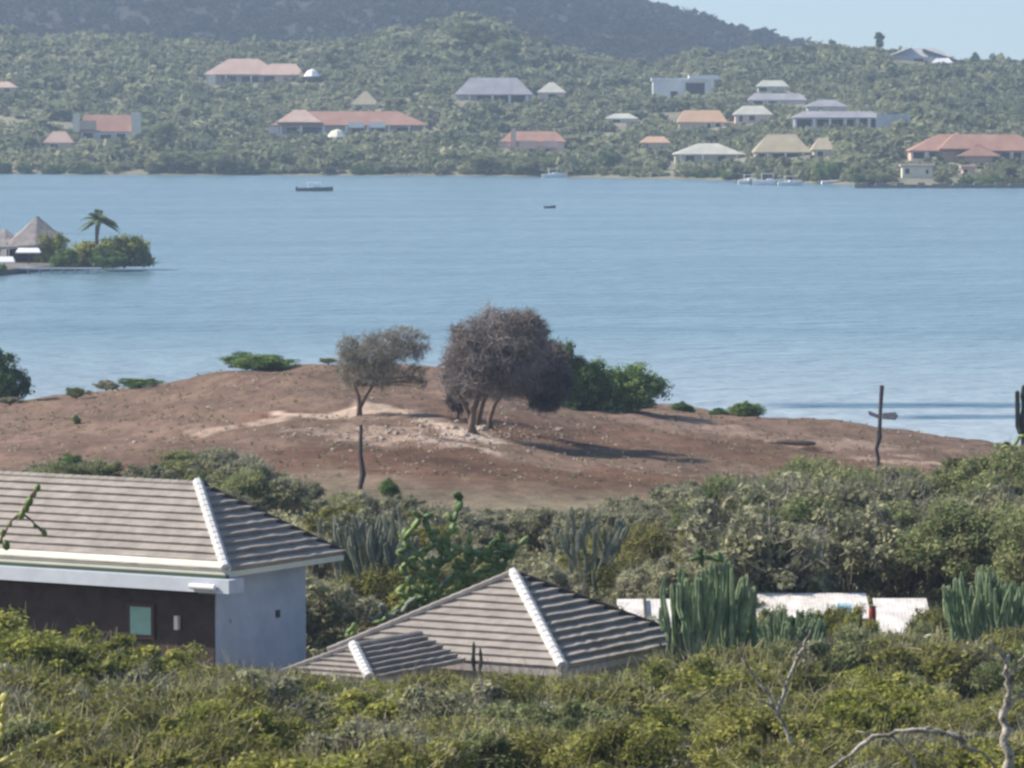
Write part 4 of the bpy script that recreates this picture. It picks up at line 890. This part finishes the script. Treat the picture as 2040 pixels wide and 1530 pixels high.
def fan(cx, rb, x0, x1, rt0, rt1, n, seed, dd=1.0):
    rs = random.Random(seed); out = []
    for i in range(n):
        t = (i + .5) / n; xt = x0 + (x1 - x0) * t + rs.uniform(-6, 6); xb = cx + (xt - cx) * rs.uniform(.2, 1.0) + rs.uniform(-12, 12); arc = 1 - (2 * t - 1) ** 2
        out.append((xb, rb + rs.uniform(-15, 10), xt, rt1 + (rt0 - rt1) * (arc * .35 + rs.random() * .65), rs.uniform(-dd, dd)))
    return out
cactus('grey green candelabra cactus clump right of the left house roof', fan(755, 1175, 665, 832, 1020, 1110, 26, 1) + [(640, 1130, 636, 1035, .4), (700, 1150, 668, 1035, 0), (745, 1140, 733, 1065, 0), (812, 1130, 795, 1010, 0), (770, 1130, 786, 1015, .3)], 168, 'cactusgrey', rad=.14)
cactus('sparse grey candelabra cactus in the middle of the brush', fan(1165, 1130, 1095, 1250, 1030, 1090, 12, 2) + [(1160, 1095, 1138, 1012, 0), (1205, 1100, 1238, 1035, 0), (1165, 1060, 1195, 1022, 0)], 176, 'cactusgrey', rad=.12)
cactus('large dark green columnar cactus stand right of the pyramid roof', fan(1405, 1345, 1325, 1510, 1108, 1250, 52, 3, 1.4), 143, 'cactus', rad=.125)
cactus('dark columnar cactus stems in front of the pyramid roof right corner', [(1336, 1365, 1334, 1255, 0), (1362, 1370, 1358, 1262, .3), (1383, 1380, 1376, 1265, -.2), (1400, 1370, 1398, 1262, .2)], 137, 'cactusdark', rad=.09)
cactus('low dark green cactus patch in front of the long white shed', fan(1560, 1300, 1490, 1640, 1215, 1280, 28, 4, 1), 150, 'cactus', rad=.10)
cactus('tall pale green columnar cactus stand at the right edge', fan(1960, 1290, 1880, 2060, 1130, 1235, 44, 5, 1.3), 150, 'cactus', rad=.12)
cactus('twin dark cactus stems standing before the pyramid roof', [(946, 1352, 943, 1284, 0), (957, 1352, 957, 1294, .1), (951, 1350, 960, 1312, -.1)], 133, 'cactusdark', rad=.07, arms=0)
cactus('dark cactus stem cut by the right edge above the water', [(2040, 900, 2040, 770, 0), (2052, 900, 2046, 800, 0)], 215, 'cactusdark', rad=.2)

def opuntia(label, chains, D, m='pad', L=.5, W=.2, name='pad_cactus', seed=1, off=.5):
    rs = random.Random(seed); a = chains[0][0]; p0 = P(a[0], a[1], D); o = Vector((p0.x, p0.y, hn(p0.x, p0.y))); T = thing(name, label, 'cactus', o)
    for ch in chains:
        b = MB()
        for i in range(len(ch) - 1):
            A = P(*ch[i], D) - o; Bq = P(*ch[i + 1], D) - o; n = max(1, round((Bq - A).length / (L * .9)))
            for j in range(n):
                t0 = A.lerp(Bq, j / n); t1 = A.lerp(Bq, (j + 1) / n); ax = (t1 - t0); b.ell(t0.lerp(t1, .5) + Vector((0, rs.uniform(-.25, .25) * L * 1.2, 0)), W * rs.uniform(.8, 1.1), W * .5, ax.length * .56, ax + Vector((0, rs.uniform(-.1, .1), 0)), 10, 7)
                if rs.random() < off:
                    d = Vector((rs.uniform(-1, 1), rs.uniform(-.8, .8), rs.uniform(.0, 1))).normalized() * L * .42
                    b.ell(t1 + d, W * rs.uniform(.6, .95), W * .5, L * .5, d, 9, 6)
        b.build('branch', M[m], T, smooth=True)
    return T
opuntia('dark green branching pad cactus behind the pyramid roof', [[(850, 1215), (865, 1150), (885, 1085), (905, 1040), (916, 995)], [(870, 1150), (835, 1110), (805, 1075), (838, 1030)], [(885, 1120), (920, 1095), (960, 1105), (1000, 1110), (1035, 1085)],
        [(960, 1105), (1000, 1135), (1010, 1115), (1003, 1080)], [(850, 1200), (800, 1205), (760, 1240)], [(850, 1180), (885, 1190), (930, 1160), (960, 1135)], [(865, 1150), (845, 1160), (838, 1190)], [(880, 1100), (855, 1060), (845, 1030)],
        [(835, 1110), (865, 1085)], [(900, 1130), (940, 1120), (935, 1085)], [(900, 1160), (950, 1150), (985, 1140)], [(855, 1205), (880, 1170), (905, 1145), (935, 1130)], [(860, 1190), (820, 1165), (800, 1130)], [(845, 1215), (815, 1190), (790, 1180)], [(890, 1180), (940, 1180), (980, 1160)], [(870, 1130), (900, 1110), (880, 1080)], [(850, 1150), (815, 1120), (790, 1100)], [(950, 1125), (975, 1090), (1015, 1095)]], 158, L=.42, W=.19, off=1)
opuntia('grey blue pad cactus low beside the left slope of the pyramid roof', [[(790, 1245), (765, 1220), (745, 1235)], [(790, 1240), (810, 1205), (830, 1190)]], 156, 'cactusgrey', L=.35, W=.16, seed=2, off=.9)
opuntia('dark small pad cactus between the left house wall and the pyramid roof', [[(705, 1275), (707, 1240)], [(700, 1270), (690, 1262)]], 146, 'pad', L=.3, W=.14, seed=3)
opuntia('yellow green segmented cactus at the top of the green cactus stand', [[(1372, 1115), (1400, 1108), (1440, 1118)], [(1400, 1130), (1396, 1105)]], 142, 'pad', L=.35, W=.14, seed=4, off=.7)
opuntia('spiky green cactus on the brush crest at the right edge', [[(2010, 935), (2020, 890), (2032, 868)], [(2010, 930), (1992, 895), (2012, 885)], [(2020, 940), (2040, 905)]], 196, 'pad', L=.4, W=.15, seed=5, off=.8)

# ------------------------------------------------------------------ shrubs in the near and middle ground
HF = [(-9.5 - 12, -5.2, 147, 160), (-7, 6.2, 133.5, 150.5), (3.2, 6, 158, 165)]
LIM_NEAR = [(-200, 1215), (150, 1212), (200, 1248), (300, 1262), (380, 1285), (430, 1300), (440, 1318), (600, 1330), (620, 1334), (680, 1340), (740, 1352), (760, 1346), (900, 1346), (1120, 1342), (1330, 1312), (1400, 1290), (1480, 1250), (1500, 1232), (1540, 1216), (1580, 1226), (1640, 1214), (1700, 1222), (1725, 1236), (1750, 1238), (1800, 1258), (1840, 1246), (1880, 1262), (1960, 1255), (2200, 1240)]
LIM_MID = [(-200, 935), (250, 905), (400, 875), (520, 890), (620, 915), (660, 975), (850, 985), (1000, 1012), (1150, 1010), (1250, 965), (1400, 945), (1480, 940), (1545, 905), (1700, 900), (1745, 925), (1830, 930), (1900, 905), (1950, 888), (2200, 880)]
LIM_SHED = [(-200, 800), (1150, 800), (1220, 1180), (1350, 1180), (1351, 900), (1490, 900), (1500, 1190), (1880, 1190), (1890, 900), (2300, 900)]
def fits(x, y, h, lim):
    px, _ = proj(x, y, 10); z = hn(x, y); top = proj(x, y, z + h)[1]; l = max(lerp_tab(lim, px - 60), lerp_tab(lim, px), lerp_tab(lim, px + 60))
    if top < l:
        h2 = P(px, l, y).z - z; return h2
    return h
REC = []
def zone(n, yr, kinds, hr, lim, pxr, label, group, name, seed, mind=1.5, cond=None):
    rs = random.Random(seed); pts = []; tries = 0
    while len(pts) < n and tries < n * 60:
        tries += 1; y = rs.uniform(*yr); px = rs.uniform(*pxr); x = (px - CX) * y / F
        if any(a - .8 < x < b_ + .8 and c - .8 < y < d + .3 for a, b_, c, d in HF): continue
        if any((x - a) ** 2 + (y - b_) ** 2 < mind ** 2 for a, b_ in pts): continue
        if cond and not cond(x, y, px): continue
        h = fits(x, y, rs.uniform(*hr), lim)
        if h < .7: continue
        kd = rs.choice(kinds); pr = PR[kd][rs.randrange(len(PR[kd]))]
        T = place(pr, x, y, h, label, name=name, group=group, wide=min(1.9, rs.uniform(.9, 1.2) * (1 if h > .7 * pr['h'] else 1.25)), rz=rs.uniform(0, 6.28)); pts.append((x, y)); REC.append((T, kd, px, y))
zone(13, (136, 143), ['lime'], (3.2, 4.0), LIM_NEAR, (-60, 425), 'bright yellow green shrub before the brown porch of the left house', 'yellow green shrubs in front of the left house porch', 'leafy_shrub', 1, mind=1.0)
zone(26, (127, 133.5), ['olive', 'olive', 'lime', 'grey'], (2.4, 3.1), LIM_NEAR, (430, 1520), 'olive shrub growing close up against the eaves of the pyramid roof', 'olive shrubs against the pyramid roof eaves', 'thorn_shrub', 22, mind=.95)
zone(20, (140, 156), ['olive', 'green', 'grey'], (2.0, 3.4), LIM_NEAR, (1420, 2120), 'leafy shrub hiding the lower part of the pale sheds', 'leafy shrubs in front of the pale sheds', 'leafy_shrub', 23, mind=1.2)
zone(72, (96, 134), ['olive', 'olive', 'olive', 'olive', 'lime', 'grey', 'green'], (1.5, 2.6), LIM_NEAR, (-80, 2120), 'olive green thorn shrub in the dense brush below the two roofs', 'olive thorn shrubs below the two roofs', 'thorn_shrub', 2, mind=1.55)
zone(52, (70, 97), ['olive', 'olive', 'green', 'olive', 'olive', 'lime', 'grey'], (1.3, 2.0), [(-200, 1395), (2200, 1395)], (-80, 2120), 'olive thorn shrub along the bottom edge of the photo', 'olive thorn shrubs along the bottom edge', 'thorn_shrub', 3, mind=1.35)
zone(9, (134, 150), ['olive', 'green'], (1.2, 2.2), LIM_NEAR, (1360, 2100), 'green shrub at the foot of the cactus stands on the right', 'green shrubs at the foot of the right cacti', 'leafy_shrub', 4, mind=1.2)
def lim_ms(x, y, px):
    return not (y < 168 and (lerp_tab(LIM_SHED, px) > 1100))
zone(40, (150, 200), ['grey', 'grey', 'olive'], (1.4, 2.6), LIM_MID, (600, 1480), 'grey olive thorn shrub in the brush behind the pyramid roof', 'grey olive shrubs behind the pyramid roof', 'thorn_shrub', 5, mind=1.9, cond=lim_ms)
zone(34, (196, 236), ['grey', 'grey', 'green'], (1.4, 2.6), LIM_MID, (-60, 900), 'pale grey twiggy shrub at the edge of the brown field behind the left roof', 'pale grey shrubs behind the left roof', 'thorn_shrub', 6, mind=2.0)
zone(26, (190, 226), ['grey', 'grey'], (1.3, 2.4), LIM_MID, (880, 1500), 'grey shrub at the lower edge of the brown field in the middle', 'grey shrubs at the lower edge of the brown field', 'thorn_shrub', 7, mind=2.0)
zone(46, (166, 222), ['green', 'green', 'grey', 'green'], (3.0, 4.8), LIM_MID, (1440, 2110), 'tall green acacia shrub in the thicket on the right below the signpost', 'green acacias of the right hand thicket', 'acacia', 8, mind=2.1, cond=lambda x, y, px: lim_ms(x, y, px) and (px > 1500 or y < 215))
for i, (px, rt, D, kd, lb) in enumerate(((1545, 1216, 157, 'green', 'green bush poking up before the left end of the long white shed'), (1597, 1226, 156, 'deep', 'dark green bush before the middle of the long white shed'), (1650, 1222, 157, 'olive', 'olive bush left of the blue tank on the long white shed'),
        (1715, 1224, 155, 'lime', 'yellow green bush beside the small red barrel'), (1832, 1243, 153, 'green', 'green bush covering the lower right corner of the cream shed'), (1868, 1226, 154, 'olive', 'olive bush at the right end of the cream shed'), (1300, 1246, 152, 'grey', 'grey bush before the shed right of the pyramid roof'))):
    p = P(px, 1290, D); z = hn(p.x, p.y); h = P(px, rt - 16, D).z - z; pr = PR[kd][i % 3]; place(pr, p.x, p.y, h, lb, name='leafy_shrub', wide=.62, rz=i)
# low ground cover between them
def cover(name, n, yr, lim, mtl, lsz, hr, label, q=60, xr=(-.12, .12)):
    rs = np.random.RandomState(len(name)); out = []; tn = []
    for i in range(n):
        y = rs.uniform(*yr); x = y * rs.uniform(*xr)
        if any(a < x < b_ and c < y < d for a, b_, c, d in HF): continue
        h = rs.uniform(*hr)
        if lim is not None and fits(x, y, h, lim) < h: continue
        z = hn(x, y); p = rs.normal(size=(q, 3)) * np.array([.45, .45, .3]) * h; p[:, 2] = np.abs(p[:, 2]) + .05
        out.append(leaf_quads(p + np.array([x, y, z]), lsz, rs=rs, elong=1.5)); tn.append(np.clip(rs.rand() + rs.normal(size=q) * .15, 0, 1))
    o = link(name, quads_mesh(name, np.concatenate(out), mtl, np.concatenate(tn))); tag(o, label, 'undergrowth', kind='stuff')
cover('undergrowth', 2600, (66, 150), LIM_NEAR, M['olive'], .11, (.6, 1.2), 'low olive undergrowth filling the gaps between the near shrubs', q=90)
cover('dry_brush', 2200, (150, 236), LIM_MID, M['grey'], .12, (.5, 1.0), 'low dry grey brush between the shrubs behind the houses', q=70)
cover('dry_grass', 1500, (238, 334), None, M['twig_olive'], .06, (.06, .26), 'sparse dry grass tufts on the bare brown headland', q=14)

# ------------------------------------------------------------------ bare branches close to the camera
branch_thing('pale forked bare branch rising from the brush at the lower right', [[(1600, 1540, 8), (1578, 1480, 6.5), (1562, 1440, 6), (1545, 1405, 6)], [(1550, 1412, 5.5), (1565, 1370, 5), (1582, 1330, 4.5), (1600, 1290, 4), (1615, 1255, 2.5)],
             [(1545, 1410, 5), (1520, 1370, 4), (1490, 1330, 3.5), (1470, 1290, 2.5)], [(1570, 1380, 3), (1552, 1350, 2.5), (1555, 1320, 2)], [(1562, 1440, 4), (1530, 1400, 3), (1505, 1392, 2)]], 84, 'palebark')
branch_thing('arching pale bare branch at the bottom right corner', [[(1640, 1545, 4), (1690, 1505, 5.5), (1740, 1470, 6), (1800, 1455, 6), (1870, 1458, 5.5), (1905, 1465, 7), (1925, 1490, 6)], [(1770, 1462, 4), (1810, 1500, 4), (1830, 1545, 4)], [(1925, 1490, 4), (1960, 1500, 4), (1990, 1540, 4)]], 80, 'palebark')
branch_thing('crooked pale trunk standing at the right edge of the photo', [[(2010, 1560, 16), (2005, 1480, 13), (2000, 1430, 11), (2010, 1380, 8), (2004, 1340, 7), (2012, 1305, 6)], [(2008, 1330, 5), (1990, 1300, 5), (1965, 1280, 4)], [(2006, 1350, 5), (2030, 1320, 4), (2055, 1295, 3)], [(2002, 1420, 6), (2025, 1390, 4), (2050, 1380, 3)]], 78, 'palebark')
opuntia('yellow green beaded cactus arm at the bottom left corner', [[(-20, 1525), (40, 1498), (90, 1474), (132, 1456)], [(-8, 1510), (4, 1440), (10, 1380)]], 60, 'yellowpad', L=.13, W=.075, name='pad_cactus', seed=9, off=0)
def twig_roof():
    T = branch_thing('thin dark budded twig crossing the left house roof', [[(-15, 1105, 3), (5, 1068, 3.5), (20, 1040, 3), (43, 1022, 4), (60, 990, 4), (75, 968, 3)], [(43, 1022, 3), (65, 1040, 2.5), (88, 1062, 3.5)], [(-10, 1075, 2.5), (5, 1080, 4), (15, 1095, 3)]], 66, 'bark', name='budded_twig')
    p0 = Vector(T.location)
    for (a, r, s) in ((75, 972, 6), (68, 985, 5), (58, 1000, 8), (52, 1012, 7), (43, 1026, 7), (20, 1045, 4), (6, 1062, 6), (88, 1062, 6), (70, 1048, 4), (12, 1086, 8)):
        b = MB(); b.ell(P(a, r, 66) - p0, s * 66 / F, s * 66 / F, s * 1.4 * 66 / F, (R.uniform(-.5, .5), 0, 1), 8, 6); b.build('bud', M['pad'], T, smooth=True)
twig_roof()
# twiggy sapling clumps with pale flowers near left porch
# ------------------------------------------------------------------ islet with palm and palapa
def islet():
    b = MB(); D = 700
    pts = [(-160, 548), (-60, 552), (10, 546), (60, 541), (130, 538), (200, 532), (285, 527), (300, 521), (250, 516), (150, 512), (0, 508), (-160, 508)]
    top = []; bot = []
    for a, r in pts:
        d = HC / ((r - HOR) / F); q = P(a, r, d); top.append((q.x * .985, q.y, .7)); bot.append((q.x, q.y, -1))
    n = len(pts); b.add(top + bot, [tuple(range(n))] + [(i, n + i, n + (i + 1) % n, (i + 1) % n) for i in range(n)])
    o = b.build('islet', M['stonewall']); o['kind'] = 'structure'
islet()
def palm(px, rb, rt, D):
    p = P(px, rb, D); p.z = .7; T = thing('palm_tree', 'palm tree with wide drooping fronds on the small islet', 'tree', p); k = D / F; H = (P(px, rt, D).z - .7)
    b = MB(); b.tube([(0, 0, -.3), (.1, 0, H * .3), (.0, 0, H * .6), (.12, 0, H * .85), (.2, 0, H)], [.34, .26, .24, .32, .2], 9); b.build('trunk', M['bark'], T, smooth=True)
    rs = random.Random(4); tip = Vector((.2, 0, H))
    specs = [(a, rs.uniform(.1, 1.25)) for a in [i * .53 for i in range(13)]] + [(1.2, 1.4), (4.0, 1.5), (.3, .15), (3.2, .1), (0.1, -.25), (3.0, -.3), (5.9, 0)]
    for az, el in specs:
        L = rs.uniform(2.9, 3.5); d = Vector((math.cos(az), math.sin(az), 0)); pts = []
        for i in range(9):
            t = i / 8; pts.append(tip + d * (L * t * math.cos(el) ) + Vector((0, 0, L * t * math.sin(el) - 1.9 * t * t * (1 if el > -.1 else .6))))
        q = []
        for i in range(1, 9):
            for s in range(5):
                c = pts[i - 1].lerp(pts[i], s / 5); ax = (pts[i] - pts[i - 1]).normalized(); sdv = ax.cross(Vector((0, 0, 1))).normalized()
                ll = .75 * math.sin(min(1, (i + s / 5) / 8) * 2.6 + .3)
                for sg in (-1, 1):
                    e = c + sdv * sg * ll * .8 + ax * ll * .5 - Vector((0, 0, ll * .45)); w_ = ax * .09
                    q.append([c - w_, c + w_, e + w_ * .3, e - w_ * .3])
        V = np.array([[tuple(v) for v in f] for f in q]); link('frond', quads_mesh('frond', V, M['palm'], np.clip(.5 + NR.normal(size=len(V)) * .2, 0, 1)), T)
palm(193, 520, 438, 690)
def palapa():
    D = 700; p = P(70, 520, D); p.z = .7; T = thing('thatched_hut', 'grey thatched hut with steep peaked roof on the small islet', 'hut', p); k = D / F
    q = lambda a, r, d: P(a, r, D + d) - p
    def sheet(name, pk, rim, m='thatch'):
        b = MB(); n = len(rim); apex = q(*pk); mids = []
        ring = [q(*r) for r in rim]; mid = [apex.lerp(r, .5) - Vector((0, 0, .25)) for r in ring]; low = [r - Vector((0, 0, .35)) for r in ring]
        b.add([apex] + mid + ring + low, [(0, 1 + i, 1 + (i + 1) % n) for i in range(n)] + [(1 + i, 1 + n + i, 1 + n + (i + 1) % n, 1 + (i + 1) % n) for i in range(n)] + [(1 + n + i, 1 + 2 * n + i, 1 + 2 * n + (i + 1) % n, 1 + n + (i + 1) % n) for i in range(n)] + [tuple(1 + 2 * n + i for i in range(n))[::-1]])
        return b.build(name, M[m], T)
    sheet('roof', (74, 429, 0), [(8, 492, -3), (70, 488, -4), (132, 478, -2), (140, 478, 3), (70, 476, 5), (10, 480, 4)])
    sheet('side_roof', (10, 455, 2), [(-45, 492, -2), (10, 492, -3), (45, 484, -1), (45, 480, 5), (0, 478, 6), (-45, 482, 5)])
    b = MB()
    for a, d in ((15, -2.5), (60, -3), (115, -2), (20, 3), (110, 3), (-35, -1.5)):
        t = q(a, 488, d); b.tube([(t.x, t.y, -.2), (t.x, t.y, t.z + .3)], .12, 6)
    b.build('posts', M['darkwood'], T)
    b = MB(); b.box(-3.8, 3.2, 2.2, 3, -.2, 1.9); b.build('back_wall', M['porch'], T)
palapa()
def sail(label, a0, a1, r0, r1, D, name='parasol'):
    p = P((a0 + a1) / 2, r1 + 16, D); p.z = .7; T = thing(name, label, 'umbrella', p); w_ = (a1 - a0) / 2 * D / F; z = P(0, r0, D).z - .7; z1 = P(0, r1, D).z - .7
    b = MB(); b.add([(-w_, -w_ * .6, z1), (w_, -w_ * .6, z1), (w_, w_ * .6, z1), (-w_, w_ * .6, z1), (-w_ * .8, 0, z), (w_ * .8, 0, z), (-w_, -w_ * .6, z1 - .15), (w_, -w_ * .6, z1 - .15), (w_, w_ * .6, z1 - .15), (-w_, w_ * .6, z1 - .15)],
        [(0, 1, 5, 4), (1, 2, 5), (2, 3, 4, 5), (3, 0, 4), (0, 6, 7, 1), (1, 7, 8, 2), (2, 8, 9, 3), (3, 9, 6, 0), (6, 9, 8, 7)]); b.build('canopy', M['white'], T)
    b = MB(); b.tube([(0, 0, -.2), (0, 0, z)], .06, 6); b.build('pole', M['darkwood'], T)
sail('white shade canopy in front of the thatched hut on the islet', 32, 82, 494, 502, 690)
sail('second white canopy at the left edge of the islet, nearest the water', -12, 30, 511, 521, 676)
b = MB(); p = P(120, 528, 676); p.z = 0; b.box(-6.2, 5.5, 0, 1.4, .55, .75); 
for i in range(8): b.box(-6.1 + i * 1.6, -5.9 + i * 1.6, .1, 1.3, -1, .55)
tag(b.build('jetty', M['bluegrey'], None, loc=p), 'low blue grey jetty along the front of the small islet', 'jetty')
def ibush(px, rt, rb, hwp, D, label, kind='deep', i=0):
    p = P(px, rb, D); k = D / F; h = (P(px, rt, D).z - .5); pr = PR[kind][i % len(PR[kind])]; place(pr, p.x, D, h, label, name='mangrove_bush', wide=hwp * k / (pr['rad'] * h / pr['h']), z=.5, rz=i)
ibush(248, 468, 530, 56, 690, 'rounded yellow green mangrove mound at the right end of the islet', 'mound', 0)
ibush(286, 488, 532, 20, 688, 'small dark mangrove at the very tip of the islet', 'deep', 2)
ibush(165, 472, 530, 44, 693, 'green mangrove mound between the hut and the palm on the islet', 'mound', 1)
ibush(104, 462, 520, 34, 698, 'pale green bush in front of the right side of the thatched hut', 'mound', 0)
ibush(128, 492, 531, 36, 687, 'dark low bush left of the palm foot on the islet', 'deep', 1)
ibush(225, 500, 532, 40, 685, 'dark low mangrove skirt under the rounded islet mound', 'deep', 0)
ibush(205, 486, 531, 26, 686, 'dark mangrove at the foot of the palm on the islet', 'deep', 3)
ibush(0, 525, 548, 18, 668, 'dark bush at the left edge of the islet waterline', 'deep', 1)
ibush(-5, 455, 500, 14, 712, 'dark bush behind the thatched hut at the left edge', 'deep', 0)

# shoreline mangroves and distinct trees of the far shore
def fartree(px, rt, rb, hwp, label, kind='deep', D=None, name='tree', group=None, i=0, dz=0):
    p = hit(px, rb, True) if D is None else P(px, rb, D); z = hf(p.x, p.y) if D is None else p.z; k = p.y / F; h = P(px, rt, p.y).z - z; pr = PR[kind][i % 4]
    return place(pr, p.x, p.y, max(h, 1), label, name=name, cat='tree', wide=hwp * k / (pr['rad'] * max(h, 1) / pr['h']), z=z, group=group, rz=i * 1.3)
def ridge_tree():
    D = 1790; p = P(1752, 112, D); T = thing('tree', 'tall lone tree with two stacked round crowns on the ridge left of the ridge house', 'tree', p); k = D / F
    pt, e, t = crown_pts([(0, 0, 39 * k, 8.5 * k, 8 * k, 9 * k), (.2, 0, 26 * k, 8 * k, 7 * k, 7 * k), (0, 0, 33 * k, 6 * k, 6 * k, 6 * k)], 2600, shell=.4, seed_clumps=16, clump=.4)
    link('crown', quads_mesh('crown', leaf_quads(pt, .38, normals=e), M['deep'], t), T); b = MB(); b.tube([(0, 0, -1), (.1, 0, 16 * k), (0, 0, 30 * k)], [.35, .28, .15], 7); b.build('trunk', M['bark'], T)
ridge_tree()
for i, (px, rt, rb, hw, lb) in enumerate(((1942, 104, 138, 14, 'dark round tree on the ridge nearest the ridge house'), (1976, 104, 140, 11, 'dark narrow tree in the middle of the three on the ridge'), (2010, 112, 142, 12, 'small dark tree rightmost of the three on the ridge'), (2040, 114, 144, 13, 'dark tree on the ridge cut by the right edge'))):
    fartree(px, rt, rb, hw, lb, D=1795, i=i)
rs_ = random.Random(12)
for i in range(78):
    px = -20 + i * 27 + rs_.uniform(-8, 8); x = (px - CX) * 1300 / F; D = lerp_tab(SHORE, x) + 3
    if 210 < px < 370 and i % 3 or 1465 < px < 1600 or 1640 < px < 1690 or 1785 < px < 1865 or 1080 < px < 1125: continue
    x = (px - CX) * D / F; h = rs_.uniform(1.4, 3.0); pr = PR[rs_.choice(['deep', 'deep', 'green'])][i % 4]
    place(pr, x, D, h, 'dark green mangrove growing at the waterline of the far shore', name='mangrove_bush', group='mangroves along the far waterline', wide=rs_.uniform(1.1, 1.7), z=.1)
for i, (px, rt, rb, hw, kd, lb) in enumerate((
        (350, 300, 342, 60, 'green', 'light green bushy tree on the low point below the long villa'), (440, 296, 342, 55, 'green', 'broad light green tree beside the low point on the far shore'),
        (960, 306, 345, 50, 'green', 'light green hedge tree in front of the pink walled shore house'), (1060, 306, 347, 60, 'green', 'light green shrubbery right in front of the pink walled shore house'),
        (1213, 304, 338, 26, 'deep', 'dark round tree between pink shore house and tan hut'), (1432, 205, 225, 20, 'deep', 'dark tree above the low orange roofed cottage'),
        (268, 232, 262, 14, 'deep', 'dark tree right behind the cream pier house'), (744, 178, 198, 10, 'deep', 'small dark tree beside the tan gabled cottage'),
        (1650, 322, 362, 30, 'deep', 'dark tree between the thatched house and the slim white boat'), (1870, 300, 330, 12, 'deep', 'dark tree left in front of the large red tiled villa'),
        (330, 240, 300, 45, 'green', 'broad dry green tree on the slope right of the cream pier house'), (610, 128, 152, 12, 'deep', 'dark tree behind the white parasol'),
        (935, 40, 100, 60, 'green', 'pale green tree on the knoll in front of the mountain'), (1000, 75, 130, 50, 'green', 'pale green tree right below the knoll top'))):
    fartree(px, rt, rb, hw, lb, kind=kd, i=i)

def gravel():
    rs = random.Random(31); b = MB()
    for i in range(900):
        if rs.random() < .45: q = hit(rs.gauss(880, 150), rs.gauss(868, 14))
        else: y = rs.uniform(240, 330); x = y * rs.uniform(-.11, .11); q = Vector((x, y, 0))
        r = rs.uniform(.04, .11) * (1.8 if rs.random() < .06 else 1); b.ell((q.x, q.y, hn(q.x, q.y) + r * .3), r, r, r * .6, (rs.uniform(-.4, .4), rs.uniform(-.4, .4), 1), 5, 3, .4, rs)
    tag(b.build('gravel', M['rock']), 'loose pale stones and gravel scattered over the bare headland', 'gravel', kind='stuff')
gravel()
# ---- a label for every shrub: look, landmark, then its place from the left
LOOK = {'olive': 'olive thorn', 'lime': 'yellow green', 'grey': 'dusty grey green', 'green': 'leafy green', 'deep': 'deep green'}
NEARL = [(150, 'in the bottom left corner'), (330, 'below the porch window'), (520, 'below the blue grey wall corner'), (700, 'below the small porch roof'), (880, 'left of the twin cactus stems'), (1050, 'right of the twin cactus stems'),
         (1250, 'below the pyramid roof corner'), (1420, 'below the tall cactus stand'), (1560, 'left of the forked branch'), (1720, 'right of the forked branch'), (1900, 'by the arching branch'), (9999, 'by the crooked right trunk')]
MIDL = [(400, 'behind the striped left roof'), (640, 'above the striped left hip'), (830, 'by the left candelabra cactus'), (1010, 'behind the pad cactus'), (1250, 'by the middle candelabra cactus'), (1480, 'left of the right thicket'), (1640, 'above the long white shed'),
        (1780, 'below the signpost'), (1900, 'above the cream shed'), (9999, 'above the right edge cacti')]
ORD = 'first second third fourth fifth sixth seventh eighth ninth tenth eleventh twelfth thirteenth fourteenth fifteenth sixteenth seventeenth eighteenth nineteenth twentieth'.split()
buck = {}
for T, kd, px, y in REC:
    tab = NEARL if y < 150 else MIDL; lm = next(t for a, t in tab if px < a)
    band = ('nearest' if y < 84 else 'near') if y < 97 else ('middle' if y < 118 else ('back' if y < 150 else ('lower' if y < 178 else 'upper')))
    buck.setdefault((band, LOOK[kd], lm), []).append((px, T))
for (band, look, lm), lst in buck.items():
    lst.sort(key=lambda q: q[0])
    for i, (px, T) in enumerate(lst):
        T['label'] = f'only {look} shrub of the {band} row {lm}' if len(lst) == 1 else f'{ORD[min(i, 19)]} {look} shrub from left, {band} row {lm}'
mg = [o for o in C.objects if o.parent is None and o.get('group') == 'mangroves along the far waterline']
SHL = [(-70, 'left of the low point'), (-40, 'below the long villa'), (-5, 'below the mid shore'), (15, 'below the pink house'), (45, 'below the tan hut'), (70, 'by the dock'), (999, 'right of the dock')]
bk = {}
for o in mg: bk.setdefault(next(t for a, t in SHL if o.location.x < a), []).append(o)
for lm, lst in bk.items():
    lst.sort(key=lambda o: o.location.x / o.location.y)
    for i, o in enumerate(lst): o['label'] = f'{ORD[min(i, 19)]} from left of the dark shoreline mangroves {lm}'

# ------------------------------------------------------------------ haze
hm = bpy.data.materials.new('haze'); hm.use_nodes = True; n = hm.node_tree.nodes; n.remove(n['Principled BSDF'])
pv = n.new('ShaderNodeVolumePrincipled'); pv.inputs['Color'].default_value = (.60, .78, 1.0, 1); pv.inputs['Density'].default_value = .000185; pv.inputs['Anisotropy'].default_value = .2
hm.node_tree.links.new(pv.outputs[0], n['Material Output'].inputs['Volume'])
b = MB(); b.box(-1500, 1500, -100, 4100, -35, 135); o = b.build('haze', hm); tag(o, 'thin blue haze over the bay and the far hills', 'haze', kind='stuff')
